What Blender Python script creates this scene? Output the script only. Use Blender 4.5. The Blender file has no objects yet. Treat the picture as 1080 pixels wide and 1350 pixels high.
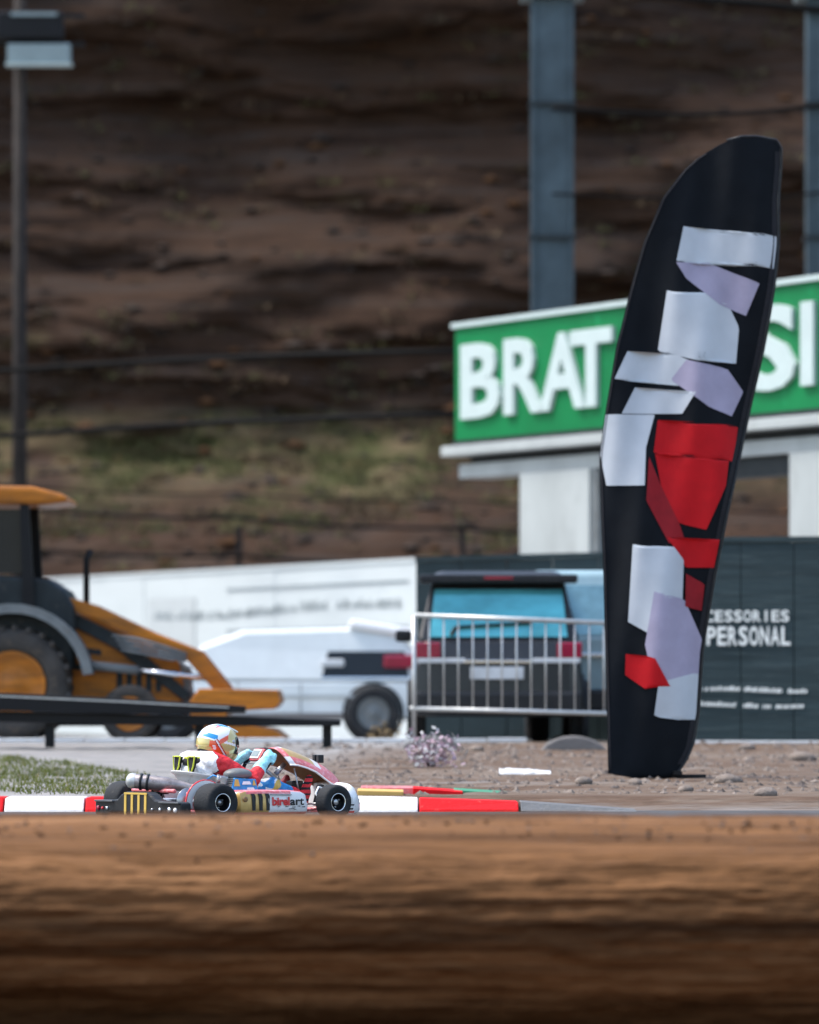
import bpy, math, random
import numpy as np
from mathutils import Vector, Matrix, noise
random.seed(7)
S = bpy.context.scene
C = S.collection
R = math.radians
F = 7200.0          # focal length in photograph pixels
EYE = 1.0

# ------------------------------------------------------------------ camera, light, exposure
cam = bpy.data.cameras.new('camera')
cam_o = bpy.data.objects.new('camera', cam); C.objects.link(cam_o)
cam_o.location = (0, 0, EYE); cam_o.rotation_euler = (R(90), 0, 0)
cam.sensor_fit = 'HORIZONTAL'; cam.sensor_width = 36; cam.lens = 240
cam.shift_y = 225 / 1080
cam.clip_start = 0.5; cam.clip_end = 3000
cam.dof.use_dof = True; cam.dof.focus_distance = 40.0; cam.dof.aperture_fstop = 2.0
S.camera = cam_o

SUN_EL, SUN_AZ = R(60), R(-84)         # azimuth measured from +Y towards +X: the sun stands high on the left
w = bpy.data.worlds.new('World'); S.world = w; w.use_nodes = True
nt = w.node_tree; nt.nodes.clear()
sky = nt.nodes.new('ShaderNodeTexSky'); sky.sky_type = 'NISHITA'; sky.sun_disc = False
sky.sun_elevation = SUN_EL; sky.sun_rotation = SUN_AZ
sky.air_density = 1.2; sky.dust_density = 2.5
bg = nt.nodes.new('ShaderNodeBackground'); bg.inputs[1].default_value = 0.15
wo = nt.nodes.new('ShaderNodeOutputWorld')
nt.links.new(sky.outputs[0], bg.inputs[0]); nt.links.new(bg.outputs[0], wo.inputs[0])
sun = bpy.data.lights.new('sun', 'SUN'); sun.energy = 1.7; sun.angle = R(18); sun.color = (1, .95, .88)
sun_o = bpy.data.objects.new('sun', sun); C.objects.link(sun_o)
sd = Vector((math.sin(SUN_AZ) * math.cos(SUN_EL), math.cos(SUN_AZ) * math.cos(SUN_EL), math.sin(SUN_EL)))
sun_o.rotation_euler = sd.to_track_quat('Z', 'Y').to_euler()
S.view_settings.view_transform = 'Standard'; S.view_settings.look = 'None'
S.view_settings.gamma = 1; S.view_settings.use_curve_mapping = False
S.view_settings.exposure = 1.25
S.cycles.use_denoising = True

# ------------------------------------------------------------------ materials
def mat(name, col, rough=.6, metal=0.0, var=.18, scale=4.0, stretch=(1, 1, 1), bump=0.0, bscale=40.0, col2=None, dirt=None, dirt_amt=.0, coat=0, spec=.5):
    m = bpy.data.materials.new(name); m.use_nodes = True
    t = m.node_tree; b = t.nodes['Principled BSDF']
    b.inputs['Roughness'].default_value = rough; b.inputs['Metallic'].default_value = metal
    b.inputs['Coat Weight'].default_value = coat
    b.inputs['Specular IOR Level'].default_value = spec
    tc = t.nodes.new('ShaderNodeTexCoord'); mp = t.nodes.new('ShaderNodeMapping')
    mp.inputs['Scale'].default_value = stretch
    t.links.new(tc.outputs['Object'], mp.inputs[0])
    n = t.nodes.new('ShaderNodeTexNoise'); n.inputs['Scale'].default_value = scale; n.inputs['Detail'].default_value = 8
    n.inputs['Roughness'].default_value = .62
    t.links.new(mp.outputs[0], n.inputs['Vector'])
    r = t.nodes.new('ShaderNodeValToRGB')
    c2 = col2 if col2 else tuple(min(1, c * (1 + var)) for c in col)
    c1 = col if col2 else tuple(c * (1 - var) for c in col)
    r.color_ramp.elements[0].position = .3; r.color_ramp.elements[1].position = .7
    r.color_ramp.elements[0].color = (*c1, 1); r.color_ramp.elements[1].color = (*c2, 1)
    t.links.new(n.outputs[0], r.inputs[0])
    out = r.outputs[0]
    if dirt:
        n2 = t.nodes.new('ShaderNodeTexNoise'); n2.inputs['Scale'].default_value = scale * 2.7; n2.inputs['Detail'].default_value = 10
        n2.inputs['Roughness'].default_value = .7
        t.links.new(mp.outputs[0], n2.inputs['Vector'])
        r2 = t.nodes.new('ShaderNodeValToRGB'); r2.color_ramp.elements[0].position = .62 - dirt_amt * .3; r2.color_ramp.elements[1].position = .78
        r2.color_ramp.elements[0].color = (0, 0, 0, 1); r2.color_ramp.elements[1].color = (1, 1, 1, 1)
        t.links.new(n2.outputs[0], r2.inputs[0])
        mx = t.nodes.new('ShaderNodeMix'); mx.data_type = 'RGBA'
        t.links.new(r2.outputs[0], mx.inputs[0]); t.links.new(out, mx.inputs[6]); mx.inputs[7].default_value = (*dirt, 1)
        out = mx.outputs[2]
    t.links.new(out, b.inputs['Base Color'])
    if bump > 0:
        nb = t.nodes.new('ShaderNodeTexNoise'); nb.inputs['Scale'].default_value = bscale; nb.inputs['Detail'].default_value = 6
        t.links.new(mp.outputs[0], nb.inputs['Vector'])
        bp = t.nodes.new('ShaderNodeBump'); bp.inputs['Strength'].default_value = bump; bp.inputs['Distance'].default_value = .05
        t.links.new(nb.outputs[0], bp.inputs['Height']); t.links.new(bp.outputs[0], b.inputs['Normal'])
    return m

def soil_mat(name, cols, scale, stretch, bump, bscale, patch=None, rough=.95, patch_scale=.4, mid=.5):
    """Layered earth: several stretched noises mixed over a ramp of colours."""
    m = bpy.data.materials.new(name); m.use_nodes = True
    t = m.node_tree; b = t.nodes['Principled BSDF']; b.inputs['Roughness'].default_value = rough
    b.inputs['Specular IOR Level'].default_value = .15
    tc = t.nodes.new('ShaderNodeTexCoord'); mp = t.nodes.new('ShaderNodeMapping'); mp.inputs['Scale'].default_value = stretch
    t.links.new(tc.outputs['Object'], mp.inputs[0])
    def nz(s, d=8, ro=.65):
        n = t.nodes.new('ShaderNodeTexNoise'); n.inputs['Scale'].default_value = s; n.inputs['Detail'].default_value = d
        n.inputs['Roughness'].default_value = ro; n.inputs['Distortion'].default_value = .4
        t.links.new(mp.outputs[0], n.inputs['Vector']); return n
    a = nz(scale); c = nz(scale * 5.3, 10, .7)
    ad = t.nodes.new('ShaderNodeMath'); ad.operation = 'MULTIPLY_ADD'; ad.inputs[1].default_value = .55
    sc2 = t.nodes.new('ShaderNodeMath'); sc2.operation = 'MULTIPLY'; sc2.inputs[1].default_value = .45
    t.links.new(c.outputs[0], sc2.inputs[0]); t.links.new(a.outputs[0], ad.inputs[0]); t.links.new(sc2.outputs[0], ad.inputs[2])
    r = t.nodes.new('ShaderNodeValToRGB'); cr = r.color_ramp
    while len(cr.elements) < len(cols): cr.elements.new(.5)
    for i, cc in enumerate(cols):
        cr.elements[i].position = mid - .17 + .34 * i / (len(cols) - 1); cr.elements[i].color = (*cc, 1)
    t.links.new(ad.outputs[0], r.inputs[0]); out = r.outputs[0]
    if patch:
        n = t.nodes.new('ShaderNodeTexNoise'); n.inputs['Scale'].default_value = patch_scale; n.inputs['Detail'].default_value = 7
        n.inputs['Roughness'].default_value = .7
        t.links.new(mp.outputs[0], n.inputs['Vector'])
        rr = t.nodes.new('ShaderNodeValToRGB'); rr.color_ramp.elements[0].position = patch[1]; rr.color_ramp.elements[1].position = patch[1] + .1
        rr.color_ramp.elements[0].color = (0, 0, 0, 1); rr.color_ramp.elements[1].color = (1, 1, 1, 1)
        t.links.new(n.outputs[0], rr.inputs[0])
        mx = t.nodes.new('ShaderNodeMix'); mx.data_type = 'RGBA'; mx.inputs[7].default_value = (*patch[0], 1)
        t.links.new(rr.outputs[0], mx.inputs[0]); t.links.new(out, mx.inputs[6]); out = mx.outputs[2]
    at = t.nodes.new('ShaderNodeAttribute'); at.attribute_name = 'cover'
    mm = t.nodes.new('ShaderNodeMix'); mm.data_type = 'RGBA'
    t.links.new(at.outputs['Fac'], mm.inputs[0]); t.links.new(out, mm.inputs[6])
    mm.inputs[7].default_value = (.06, .07, .03, 1)
    m['cover_node'] = mm.name
    t.links.new(mm.outputs[2], b.inputs['Base Color'])
    nb = t.nodes.new('ShaderNodeTexNoise'); nb.inputs['Scale'].default_value = bscale; nb.inputs['Detail'].default_value = 8
    t.links.new(mp.outputs[0], nb.inputs['Vector'])
    bp = t.nodes.new('ShaderNodeBump'); bp.inputs['Strength'].default_value = bump; bp.inputs['Distance'].default_value = .12
    t.links.new(nb.outputs[0], bp.inputs['Height']); t.links.new(bp.outputs[0], b.inputs['Normal'])
    return m
def cover_colour(m, col, col2, scale=8, stretch=(.3, 1, 1)):
    t = m.node_tree; mm = t.nodes[m['cover_node']]
    tc = t.nodes.new('ShaderNodeTexCoord'); mp = t.nodes.new('ShaderNodeMapping'); mp.inputs['Scale'].default_value = stretch
    n = t.nodes.new('ShaderNodeTexNoise'); n.inputs['Scale'].default_value = scale; n.inputs['Detail'].default_value = 8
    r = t.nodes.new('ShaderNodeValToRGB'); r.color_ramp.elements[0].position = .35; r.color_ramp.elements[1].position = .65
    r.color_ramp.elements[0].color = (*col, 1); r.color_ramp.elements[1].color = (*col2, 1)
    t.links.new(tc.outputs['Object'], mp.inputs[0]); t.links.new(mp.outputs[0], n.inputs['Vector'])
    t.links.new(n.outputs[0], r.inputs[0]); t.links.new(r.outputs[0], mm.inputs[7])

M = {}
def defm(k, *a, **kw): M[k] = mat(k, *a, **kw)
dust = (.22, .17, .13)
defm('tyre rubber', (.022, .024, .027), .75, bump=.15, bscale=60, dirt=(.09, .08, .07), dirt_amt=.2, spec=.22)
defm('black plastic', (.02, .022, .025), .38, dirt=dust, dirt_amt=.05, scale=12, spec=.22)
defm('black metal', (.006, .0065, .008), .5, bump=.1, spec=.22)
defm('dark grey plastic', (.07, .075, .08), .5, dirt=dust, dirt_amt=.05)
defm('steel', (.42, .43, .45), .32, .9, var=.2, scale=10)
defm('chrome', (.75, .77, .8), .15, 1.0, var=.05)
defm('burnt steel', (.30, .27, .27), .42, .65, var=.35, scale=9, dirt=(.09, .06, .05), dirt_amt=.35)
defm('white bodywork', (.80, .80, .80), .3, var=.03, scale=14, dirt=(.42, .38, .34), dirt_amt=.1, coat=.3)
defm('red bodywork', (.62, .02, .03), .28, var=.12, scale=10, dirt=(.75, .45, .42), dirt_amt=.14, coat=.4)
defm('pink red bodywork', (.70, .15, .16), .3, var=.15, scale=12, dirt=(.82, .62, .60), dirt_amt=.4, coat=.3)  # the pale pink blotches stand in for highlights on the bodywork
defm('gold bodywork', (.55, .36, .12), .32, .25, var=.15, scale=12, coat=.3)
defm('brown inner shell', (.30, .17, .08), .6, var=.3, scale=12)
defm('red suit', (.62, .012, .02), .6, var=.2, scale=25, bump=.35, bscale=35)
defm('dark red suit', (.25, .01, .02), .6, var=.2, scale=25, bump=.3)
defm('white suit', (.78, .79, .82), .65, var=.06, scale=20, bump=.3, bscale=35)
defm('blue suit', (.02, .22, .55), .6, var=.3, scale=30, bump=.3, bscale=35)
defm('glove fabric', (.36, .78, .84), .65, var=.12, scale=30, bump=.35, bscale=60)
defm('skin', (.45, .27, .19), .5)
defm('neon yellow', (.55, .62, .04), .5, var=.1)
defm('black fabric', (.02, .02, .024), .85, bump=.3, spec=.22)
defm('helmet white', (.82, .84, .85), .15, var=.02, coat=.8)
defm('helmet gold', (.60, .50, .20), .2, .2, var=.1, coat=.8)
defm('helmet blue', (.02, .28, .62), .2, var=.1, coat=.8)
defm('helmet orange', (.75, .09, .02), .2, var=.1, coat=.8)
defm('helmet red', (.60, .03, .02), .2, var=.1, coat=.8)
defm('visor', (.008, .01, .012), .06, coat=1)
defm('seat shell', (.60, .60, .58), .35, var=.08, dirt=dust, dirt_amt=.1)
defm('blue sticker', (.03, .25, .6), .35, var=.3, scale=20)
defm('yellow stripe', (.60, .40, .08), .4, var=.08)
defm('orange paint', (.40, .135, .012), .55, var=.3, scale=2.2, stretch=(.4, 1, 2.2), dirt=(.11, .055, .022), dirt_amt=.55, coat=.1, spec=.22)
defm('machine dark', (.016, .022, .025), .5, var=.3, dirt=(.12, .1, .08), dirt_amt=.15, spec=.22)
defm('machine grey', (.13, .145, .15), .5, var=.25, dirt=(.12, .1, .08), dirt_amt=.2)
defm('wheel tread dust', (.05, .047, .044), .9, var=.3, bump=.4, dirt=(.12, .09, .065), dirt_amt=.3, spec=.22)
defm('pale hoarding', (.50, .55, .56), .55, var=.05, scale=.8, stretch=(.4, .4, 2), dirt=(.42, .47, .48), dirt_amt=.2, spec=.3)
defm('pale grey print', (.42, .46, .47), .6, var=.05)
defm('grey print', (.20, .24, .26), .6, var=.2)
defm('dark hoarding', (.022, .038, .042), .6, var=.25, scale=1.2, stretch=(.4, .4, 3), dirt=(.05, .075, .08), dirt_amt=.25, spec=.3)
defm('mesh banner', (.026, .044, .050), .75, var=.3, scale=2.5, stretch=(.25, .25, 6), dirt=(.085, .115, .12), dirt_amt=.3, bump=.2, bscale=8, spec=.2)
defm('banner white', (.74, .78, .76), .6, var=.08)
defm('sign green', (.001, .155, .045), .5, var=.12, scale=.8, dirt=(.01, .33, .12), dirt_amt=.1, spec=.22)
defm('sign letter', (.44, .53, .52), .5, var=.05)
defm('portal white', (.36, .39, .385), .55, var=.12, scale=1.1, stretch=(1, 1, .5), dirt=(.26, .275, .27), dirt_amt=.25)
defm('pylon steel', (.060, .085, .100), .5, .2, var=.3, scale=1.5, dirt=(.035, .045, .05), dirt_amt=.25, spec=.22)
defm('light panel', (.20, .26, .27), .4, var=.12)
defm('flag cloth', (.008, .010, .013), .85, var=.15, bump=.12, bscale=8, spec=.1)
defm('flag white', (.50, .54, .58), .7, var=.06, spec=.25)
defm('flag lilac', (.36, .33, .44), .7, var=.1, spec=.25)
defm('flag red', (.48, .003, .008), .7, var=.12, spec=.25)
defm('flag dark red', (.26, .008, .014), .7, var=.2, spec=.25)
defm('car dark paint', (.012, .014, .016), .35, .1, var=.2, coat=.15, dirt=(.04, .04, .038), dirt_amt=.15)
defm('car white paint', (.62, .66, .66), .3, var=.05, coat=.4)
defm('car pale paint', (.30, .44, .48), .3, var=.1, coat=.4)
defm('sky reflecting glass', (.10, .42, .46), .12, .35, var=.3, scale=1.5, stretch=(1, 1, 3))  # reflected sky is put into the cyan base colour
defm('dark glass', (.012, .015, .018), .15, var=.1, spec=.3)
defm('pale glass', (.20, .36, .40), .15, .3, var=.3)
defm('tail lamp', (.28, .004, .035), .2, var=.2, coat=.5)
defm('lamp lens', (.55, .58, .6), .15)
defm('galvanised', (.50, .51, .50), .4, .5, var=.15, scale=6)
defm('concrete', (.46, .465, .47), .9, var=.14, scale=1.5, stretch=(.35, 1, 1), dirt=(.33, .32, .31), dirt_amt=.25, bump=.2, bscale=12)
defm('concrete pale', (.58, .60, .61), .85, var=.1, scale=2, dirt=(.35, .35, .34), dirt_amt=.1, bump=.2)
defm('grey cast concrete', (.17, .16, .155), .9, var=.15, scale=4, bump=.3)
defm('kerb white', (.72, .70, .68), .7, var=.06, scale=6, dirt=(.46, .40, .37), dirt_amt=.2, bump=.15, spec=.2)
defm('kerb red', (.60, .008, .012), .7, var=.15, scale=6, dirt=(.42, .09, .08), dirt_amt=.08, bump=.15, spec=.12)
defm('kerb green', (.03, .22, .12), .7, var=.2)
defm('kerb grey', (.11, .115, .12), .8, var=.2, dirt=(.2, .19, .18), dirt_amt=.2, bump=.3)
defm('yellow line', (.55, .36, .10), .7, var=.15)
defm('asphalt', (.055, .055, .058), .85, var=.25, scale=2, bump=.4, bscale=60)
defm('white plastic', (.7, .7, .7), .4, var=.1)
defm('stone', (.19, .155, .13), .9, var=.35, scale=6, bump=.4)
defm('dark soil', (.07, .036, .018), .95, var=.4, scale=6, spec=.1)
defm('dark stone', (.10, .08, .07), .9, var=.35, scale=6, bump=.4)
defm('grass blades', (.070, .095, .020), .9, col2=(.16, .17, .045), scale=1.1, spec=.03)
defm('hill stone', (.045, .034, .028), .95, var=.4, scale=6, spec=.1)
defm('hill grass', (.055, .066, .022), .8, col2=(.13, .12, .055), scale=1.1, spec=.1)
defm('hill straw', (.07, .05, .03), .8, col2=(.12, .085, .05), scale=1.5, spec=.1)
defm('dry grass', (.20, .15, .08), .8, col2=(.30, .23, .13), scale=1.5, spec=.2)
defm('shrub leaf', (.06, .09, .03), .7, var=.4, scale=3, spec=.2)
defm('dry twig', (.040, .026, .017), .9, var=.3)
defm('pink blossom', (.42, .30, .36), .7, var=.2, scale=9)
defm('wire', (.002, .002, .002), .9, spec=.22)
defm('rust post', (.022, .018, .016), .8, var=.3, spec=.22)

# ------------------------------------------------------------------ mesh helpers
class MB:
    def __init__(s): s.v = []; s.f = []; s.m = []; s.cur = 0; s.sm = []
    def add(s, vs, fs, smooth=False, mi=None):
        o = len(s.v); s.v += [tuple(v) for v in vs]
        for i, f in enumerate(fs):
            s.f.append([o + k for k in f]); s.m.append(s.cur if mi is None else (mi[i] if isinstance(mi, list) else mi)); s.sm.append(smooth)
        return s
    def box(s, c, d, rot=None, taper=1.0, mi=None):
        hx, hy, hz = d[0] / 2, d[1] / 2, d[2] / 2
        vs = [Vector((x * hx * (taper if z > 0 else 1), y * hy * (taper if z > 0 else 1), z * hz)) for z in (-1, 1) for y in (-1, 1) for x in (-1, 1)]
        if rot is not None: vs = [rot @ v for v in vs]
        vs = [v + Vector(c) for v in vs]
        return s.add(vs, [(0, 2, 3, 1), (4, 5, 7, 6), (0, 1, 5, 4), (2, 6, 7, 3), (0, 4, 6, 2), (1, 3, 7, 5)], mi=mi)
    def bar(s, a, b, w, h, mi=None):
        a = Vector(a); b = Vector(b); d = b - a; L = d.length
        q = d.to_track_quat('X', 'Z').to_matrix()
        return s.box((a + b) / 2, (L, w, h), q, mi=mi)
    def tube(s, path, r, seg=10, cap=True, mi=None):
        P = [Vector(p) for p in path]; n = len(P)
        rs = r if isinstance(r, (list, tuple)) else [r] * n
        vs = []; prev = None
        for i in range(n):
            t = (P[min(i + 1, n - 1)] - P[max(i - 1, 0)]).normalized()
            if prev is None:
                up = Vector((0, 0, 1)) if abs(t.z) < .9 else Vector((1, 0, 0)); a = t.cross(up).normalized()
            else: a = (prev - t * prev.dot(t)).normalized()
            prev = a; b = t.cross(a)
            for k in range(seg):
                g = 2 * math.pi * k / seg; vs.append(P[i] + (a * math.cos(g) + b * math.sin(g)) * rs[i])
        fs = [(i * seg + k, i * seg + (k + 1) % seg, (i + 1) * seg + (k + 1) % seg, (i + 1) * seg + k) for i in range(n - 1) for k in range(seg)]
        if cap: fs += [tuple(range(seg))[::-1], tuple(range((n - 1) * seg, n * seg))]
        return s.add(vs, fs, True, mi)
    def lathe(s, prof, origin, axis, seg=32, mi=None):
        ax = Vector(axis).normalized(); up = Vector((0, 0, 1)) if abs(ax.z) < .9 else Vector((1, 0, 0))
        a = ax.cross(up).normalized(); b = ax.cross(a); O = Vector(origin); n = len(prof); vs = []
        for (r, h) in prof:
            for k in range(seg):
                g = 2 * math.pi * k / seg; vs.append(O + ax * h + (a * math.cos(g) + b * math.sin(g)) * r)
        fs = []; ml = []
        for i in range(n - 1):
            for k in range(seg):
                fs.append((i * seg + k, i * seg + (k + 1) % seg, (i + 1) * seg + (k + 1) % seg, (i + 1) * seg + k))
                ml.append(mi[i] if isinstance(mi, list) else (mi or 0))
        return s.add(vs, fs, True, ml)
    def prism(s, out, off, mi=None):
        """closed polygon of 3D points extruded along off"""
        n = len(out); o = Vector(off); vs = [Vector(p) for p in out] + [Vector(p) + o for p in out]
        fs = [tuple(range(n))[::-1], tuple(range(n, 2 * n))] + [(i, (i + 1) % n, n + (i + 1) % n, n + i) for i in range(n)]
        return s.add(vs, fs, mi=mi)
    def grid(s, rows, mi=None, smooth=True, close=False):
        n = len(rows); k = len(rows[0]); vs = [p for r in rows for p in r]
        fs = [(i * k + j, i * k + (j + 1) % k, (i + 1) * k + (j + 1) % k, (i + 1) * k + j) for i in range(n - 1) for j in range(k if close else k - 1)]
        return s.add(vs, fs, smooth, mi)
    def ball(s, c, r, seg=16, rings=10, mi=None):
        rx, ry, rz = r if isinstance(r, (tuple, list)) else (r, r, r)
        rows = []
        for i in range(rings + 1):
            ph = -math.pi / 2 + math.pi * i / rings
            ph = max(-1.56, min(1.56, ph))
            rows.append([(c[0] + rx * math.cos(ph) * math.cos(2 * math.pi * k / seg), c[1] + ry * math.cos(ph) * math.sin(2 * math.pi * k / seg), c[2] + rz * math.sin(ph)) for k in range(seg)])
        s.grid(rows, mi, True, True)
        return s
    def build(s, name, mats, parent=None, origin=None, bevel=0, kind=None, auto=False):
        me = bpy.data.meshes.new(name)
        v = s.v
        if origin is not None: v = [(p[0] - origin[0], p[1] - origin[1], p[2] - origin[2]) for p in v]
        me.from_pydata(v, [], s.f); me.polygons.foreach_set('material_index', s.m); me.polygons.foreach_set('use_smooth', s.sm)
        for m in (mats if isinstance(mats, (list, tuple)) else [mats]): me.materials.append(M[m] if isinstance(m, str) else m)
        me.validate(); me.update()
        o = bpy.data.objects.new(name, me); C.objects.link(o)
        if parent is not None: o.parent = parent
        if bevel:
            bv = o.modifiers.new('bevel', 'BEVEL'); bv.width = bevel; bv.segments = 2; bv.limit_method = 'ANGLE'; bv.angle_limit = R(40)
        if kind: o['kind'] = kind
        return o

def thing(name, label, cat, loc=(0, 0, 0), rz=0, group=None):
    o = bpy.data.objects.new(name, None); C.objects.link(o); o.location = loc; o.rotation_euler = (0, 0, rz)
    o.empty_display_size = .2
    o['label'] = label; o['category'] = cat
    if group: o['group'] = group
    return o
def tag(o, label, cat, group=None, kind=None):
    o['label'] = label; o['category'] = cat
    if group: o['group'] = group
    if kind: o['kind'] = kind
    return o
def struct(o, label=None):
    o['kind'] = 'structure'
    if label: o['label'] = label
    return o
def P(px, py, d): return Vector(((px - 540) / F * d, d, EYE + (900 - py) / F * d))
def text_faces(body, size, thick=0.0, bold=0.0, xscale=1.0, space=1.0):
    cu = bpy.data.curves.new('t', 'FONT'); cu.body = body; cu.size = size; cu.extrude = thick; cu.offset = bold; cu.space_character = space
    cu.resolution_u = 3
    o = bpy.data.objects.new('t', cu); C.objects.link(o)
    dg = bpy.context.evaluated_depsgraph_get(); me = bpy.data.meshes.new_from_object(o.evaluated_get(dg))
    vs = [Vector((v.co.x * xscale, v.co.y, v.co.z)) for v in me.vertices]; fs = [tuple(p.vertices) for p in me.polygons]
    bpy.data.objects.remove(o); bpy.data.curves.remove(cu); bpy.data.meshes.remove(me)
    return vs, fs

def fbm(x, y, z=0, o=4):
    a = 0; am = 1; f = 1
    for _ in range(o):
        a += am * noise.noise(Vector((x * f, y * f, z))); am *= .5; f *= 2.03
    return a
def terrain(name, xs, ys, zf, material, cover=None, yf=None):
    nx, ny = len(xs), len(ys); vs = []; cov = []
    for y in ys:
        for x in xs:
            z = zf(x, y); vs.append((x, yf(x, y) if yf else y, z))
            if cover: cov.append(cover(x, y, z))
    fs = [(j * nx + i, j * nx + i + 1, (j + 1) * nx + i + 1, (j + 1) * nx + i) for j in range(ny - 1) for i in range(nx - 1)]
    me = bpy.data.meshes.new(name); me.from_pydata(vs, [], fs); me.materials.append(material)
    me.polygons.foreach_set('use_smooth', [True] * len(fs))
    if cover:
        a = me.attributes.new('cover', 'FLOAT', 'POINT'); a.data.foreach_set('value', cov)
    me.update()
    o = bpy.data.objects.new(name, me); C.objects.link(o); o['kind'] = 'structure'
    return o
def spaced(a, b, n, lim, outer):
    """fine points from a to b, coarse ones out to the lims"""
    L = [a - (lim - abs(a)) * (1 - k / outer) for k in range(outer)] if lim else []
    mid = list(np.linspace(a, b, n))
    Rr = [b + (lim - abs(b)) * (k + 1) / outer for k in range(outer)] if lim else []
    return L + mid + Rr
def lerp_tab(tab, t):
    if t <= tab[0][0]: return tab[0][1]
    for (a, va), (b, vb) in zip(tab, tab[1:]):
        if t <= b:
            k = (t - a) / (b - a); k2 = k * k * (3 - 2 * k) * .35 + k * .65; return va + (vb - va) * k2
    return tab[-1][1]

# ------------------------------------------------------------------ ground, track, bank, yard, hill
mb = MB(); mb.box((0, 300, -1.0), (2400, 2400, .2)); struct(mb.build('ground', 'dry grass'))

m_fore = soil_mat('foreground soil', [(.020, .010, .005), (.075, .035, .014), (.175, .084, .035), (.30, .155, .072)], 1.3, (.075, 1.5, 2.2), .5, 7, patch=((.016, .009, .006), .56), patch_scale=.9)
FP = [(27.1, .09), (27.16, -.1), (27.26, .03), (27.42, .15), (27.65, .235), (27.95, .288), (28.3, .306), (28.8, .300), (29.6, .2), (30.6, .03), (31.5, -.06)]
def fore_z(x, y): return lerp_tab(FP[1:], y) - .0025 * max(-3, min(3, x))
PROF = [(-30, -.86), (0, -.86), (20, -.86), (26.5, -.86), (27.3, -.85), (27.62, -.80), (27.58, -.72), (27.42, -.60), (27.26, -.46), (27.15, -.30), (27.11, -.18), (27.13, -.06), (27.20, .04), (27.30, .11), (27.46, .18), (27.65, .235), (27.95, .288), (28.3, .306), (28.8, .300), (29.6, .2), (30.6, .03), (31.5, -.06)]  # undercut below the crest, shaped so the lower face falls into shade
path = [PROF[0], PROF[1], PROF[2], PROF[3]]
for i in range(4, len(PROF) - 1):        # Catmull-Rom along the cut face
    p0, p1, p2, p3 = PROF[i - 1], PROF[i], PROF[i + 1], PROF[min(i + 2, len(PROF) - 1)]
    if i == 4: p0 = p1
    n = 16 if i < 18 else 6
    for k in range(n):
        u = k / n
        path.append(tuple(.5 * ((2 * p1[c]) + (-p0[c] + p2[c]) * u + (2 * p0[c] - 5 * p1[c] + 4 * p2[c] - p3[c]) * u * u + (-p0[c] + 3 * p1[c] - 3 * p2[c] + p3[c]) * u ** 3) for c in (0, 1)))
path.append(PROF[-1])
xs = spaced(-3.4, 3.4, 460, 40, 20); vs = []
for j, (y, z) in enumerate(path):
    a = path[max(0, j - 1)]; b = path[min(len(path) - 1, j + 1)]; L = math.hypot(b[0] - a[0], b[1] - a[1]) or 1
    ny_, nz_ = -(b[1] - a[1]) / L, (b[0] - a[0]) / L
    am = 1 if 26.9 < y < 29 and z > -.82 else .2
    if y < 26: am = 0
    for x in xs:
        d = am * (.050 * fbm(x * .5, z * 3 + y, 3, 3) + .022 * fbm(x * 1.6, z * 12 + y * 5, 5, 4) + .010 * fbm(x * 7, z * 24 + y * 16, 8, 3))
        if z > .15: d *= .45
        vs.append((x, y + ny_ * d, z + nz_ * d - .0025 * max(-3, min(3, x))))
n_x = len(xs)
fs = [(j * n_x + i, j * n_x + i + 1, (j + 1) * n_x + i + 1, (j + 1) * n_x + i) for j in range(len(path) - 1) for i in range(n_x - 1)]
me = bpy.data.meshes.new('soil_mound'); me.from_pydata(vs, [], fs); me.materials.append(m_fore); me.polygons.foreach_set('use_smooth', [True] * len(fs)); me.update()
o = bpy.data.objects.new('soil_mound', me); C.objects.link(o); o['kind'] = 'structure'

# clods and small stones lying on the mound
mb = MB()
for i in range(500):
    x = random.uniform(-2.8, 2.8); y = random.uniform(27.3, 28.2)
    r = random.choice([.004, .006, .009, .013]) * random.uniform(.7, 1.3)
    z = fore_z(x, y) + r * .3
    j = [random.uniform(.6, 1.3) for _ in range(6)]
    vs = [(x - r * j[0] * 1.4, y, z), (x + r * j[1] * 1.4, y, z), (x, y - r * j[2], z), (x, y + r * j[3], z), (x, y, z + r * j[4] * .8), (x, y, z - r)]
    mb.add(vs, [(0, 2, 4), (2, 1, 4), (1, 3, 4), (3, 0, 4), (0, 5, 2), (2, 5, 1)], mi=random.choice([0, 0, 1]))
tag(mb.build('soil_clods', ['dark soil', 'dark stone']), 'small clods and pebbles strewn over the brown soil mound in front of the track', 'clods', kind='stuff')

mb = MB(); mb.add([(-60, 29.9, 0), (60, 29.9, 0), (60, 43.2, 0), (-60, 43.2, 0)], [(0, 1, 2, 3)]); struct(mb.build('track', 'asphalt'))

m_bank = soil_mat('bank soil', [(.055, .036, .026), (.115, .076, .054), (.17, .135, .108), (.24, .205, .18)], 1.8, (.14, 1.0, 1.5), .7, 14, patch=((.20, .185, .175), .56), patch_scale=.9)
cover_colour(m_bank, (.20, .195, .19), (.29, .28, .27), 3)
def bank_z(x, y):
    if y < 43: return lerp_tab([(41.6, -.06), (42.0, -.03), (42.7, .0), (43.0, .085)], y)
    z = .104 + (y - 43) * .0197 if y < 57 else max(.05, .38 - (y - 57) * .009)
    k = 1 if 43.4 < y < 56.4 else 0
    return z + k * (.018 * fbm(x * .8, y * .8, 9, 4) + .012 * fbm(x * 4, y * 4, 2, 3))
def bank_cover(x, y, z):
    px = 540 + x / y * F
    if y > 57: return 1.0
    a = (520 - px) / 140 + .5 * fbm(x * 1.2, y * .5, 4, 3) + (y - 52) * .22
    return max(0, min(1, a))
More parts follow.
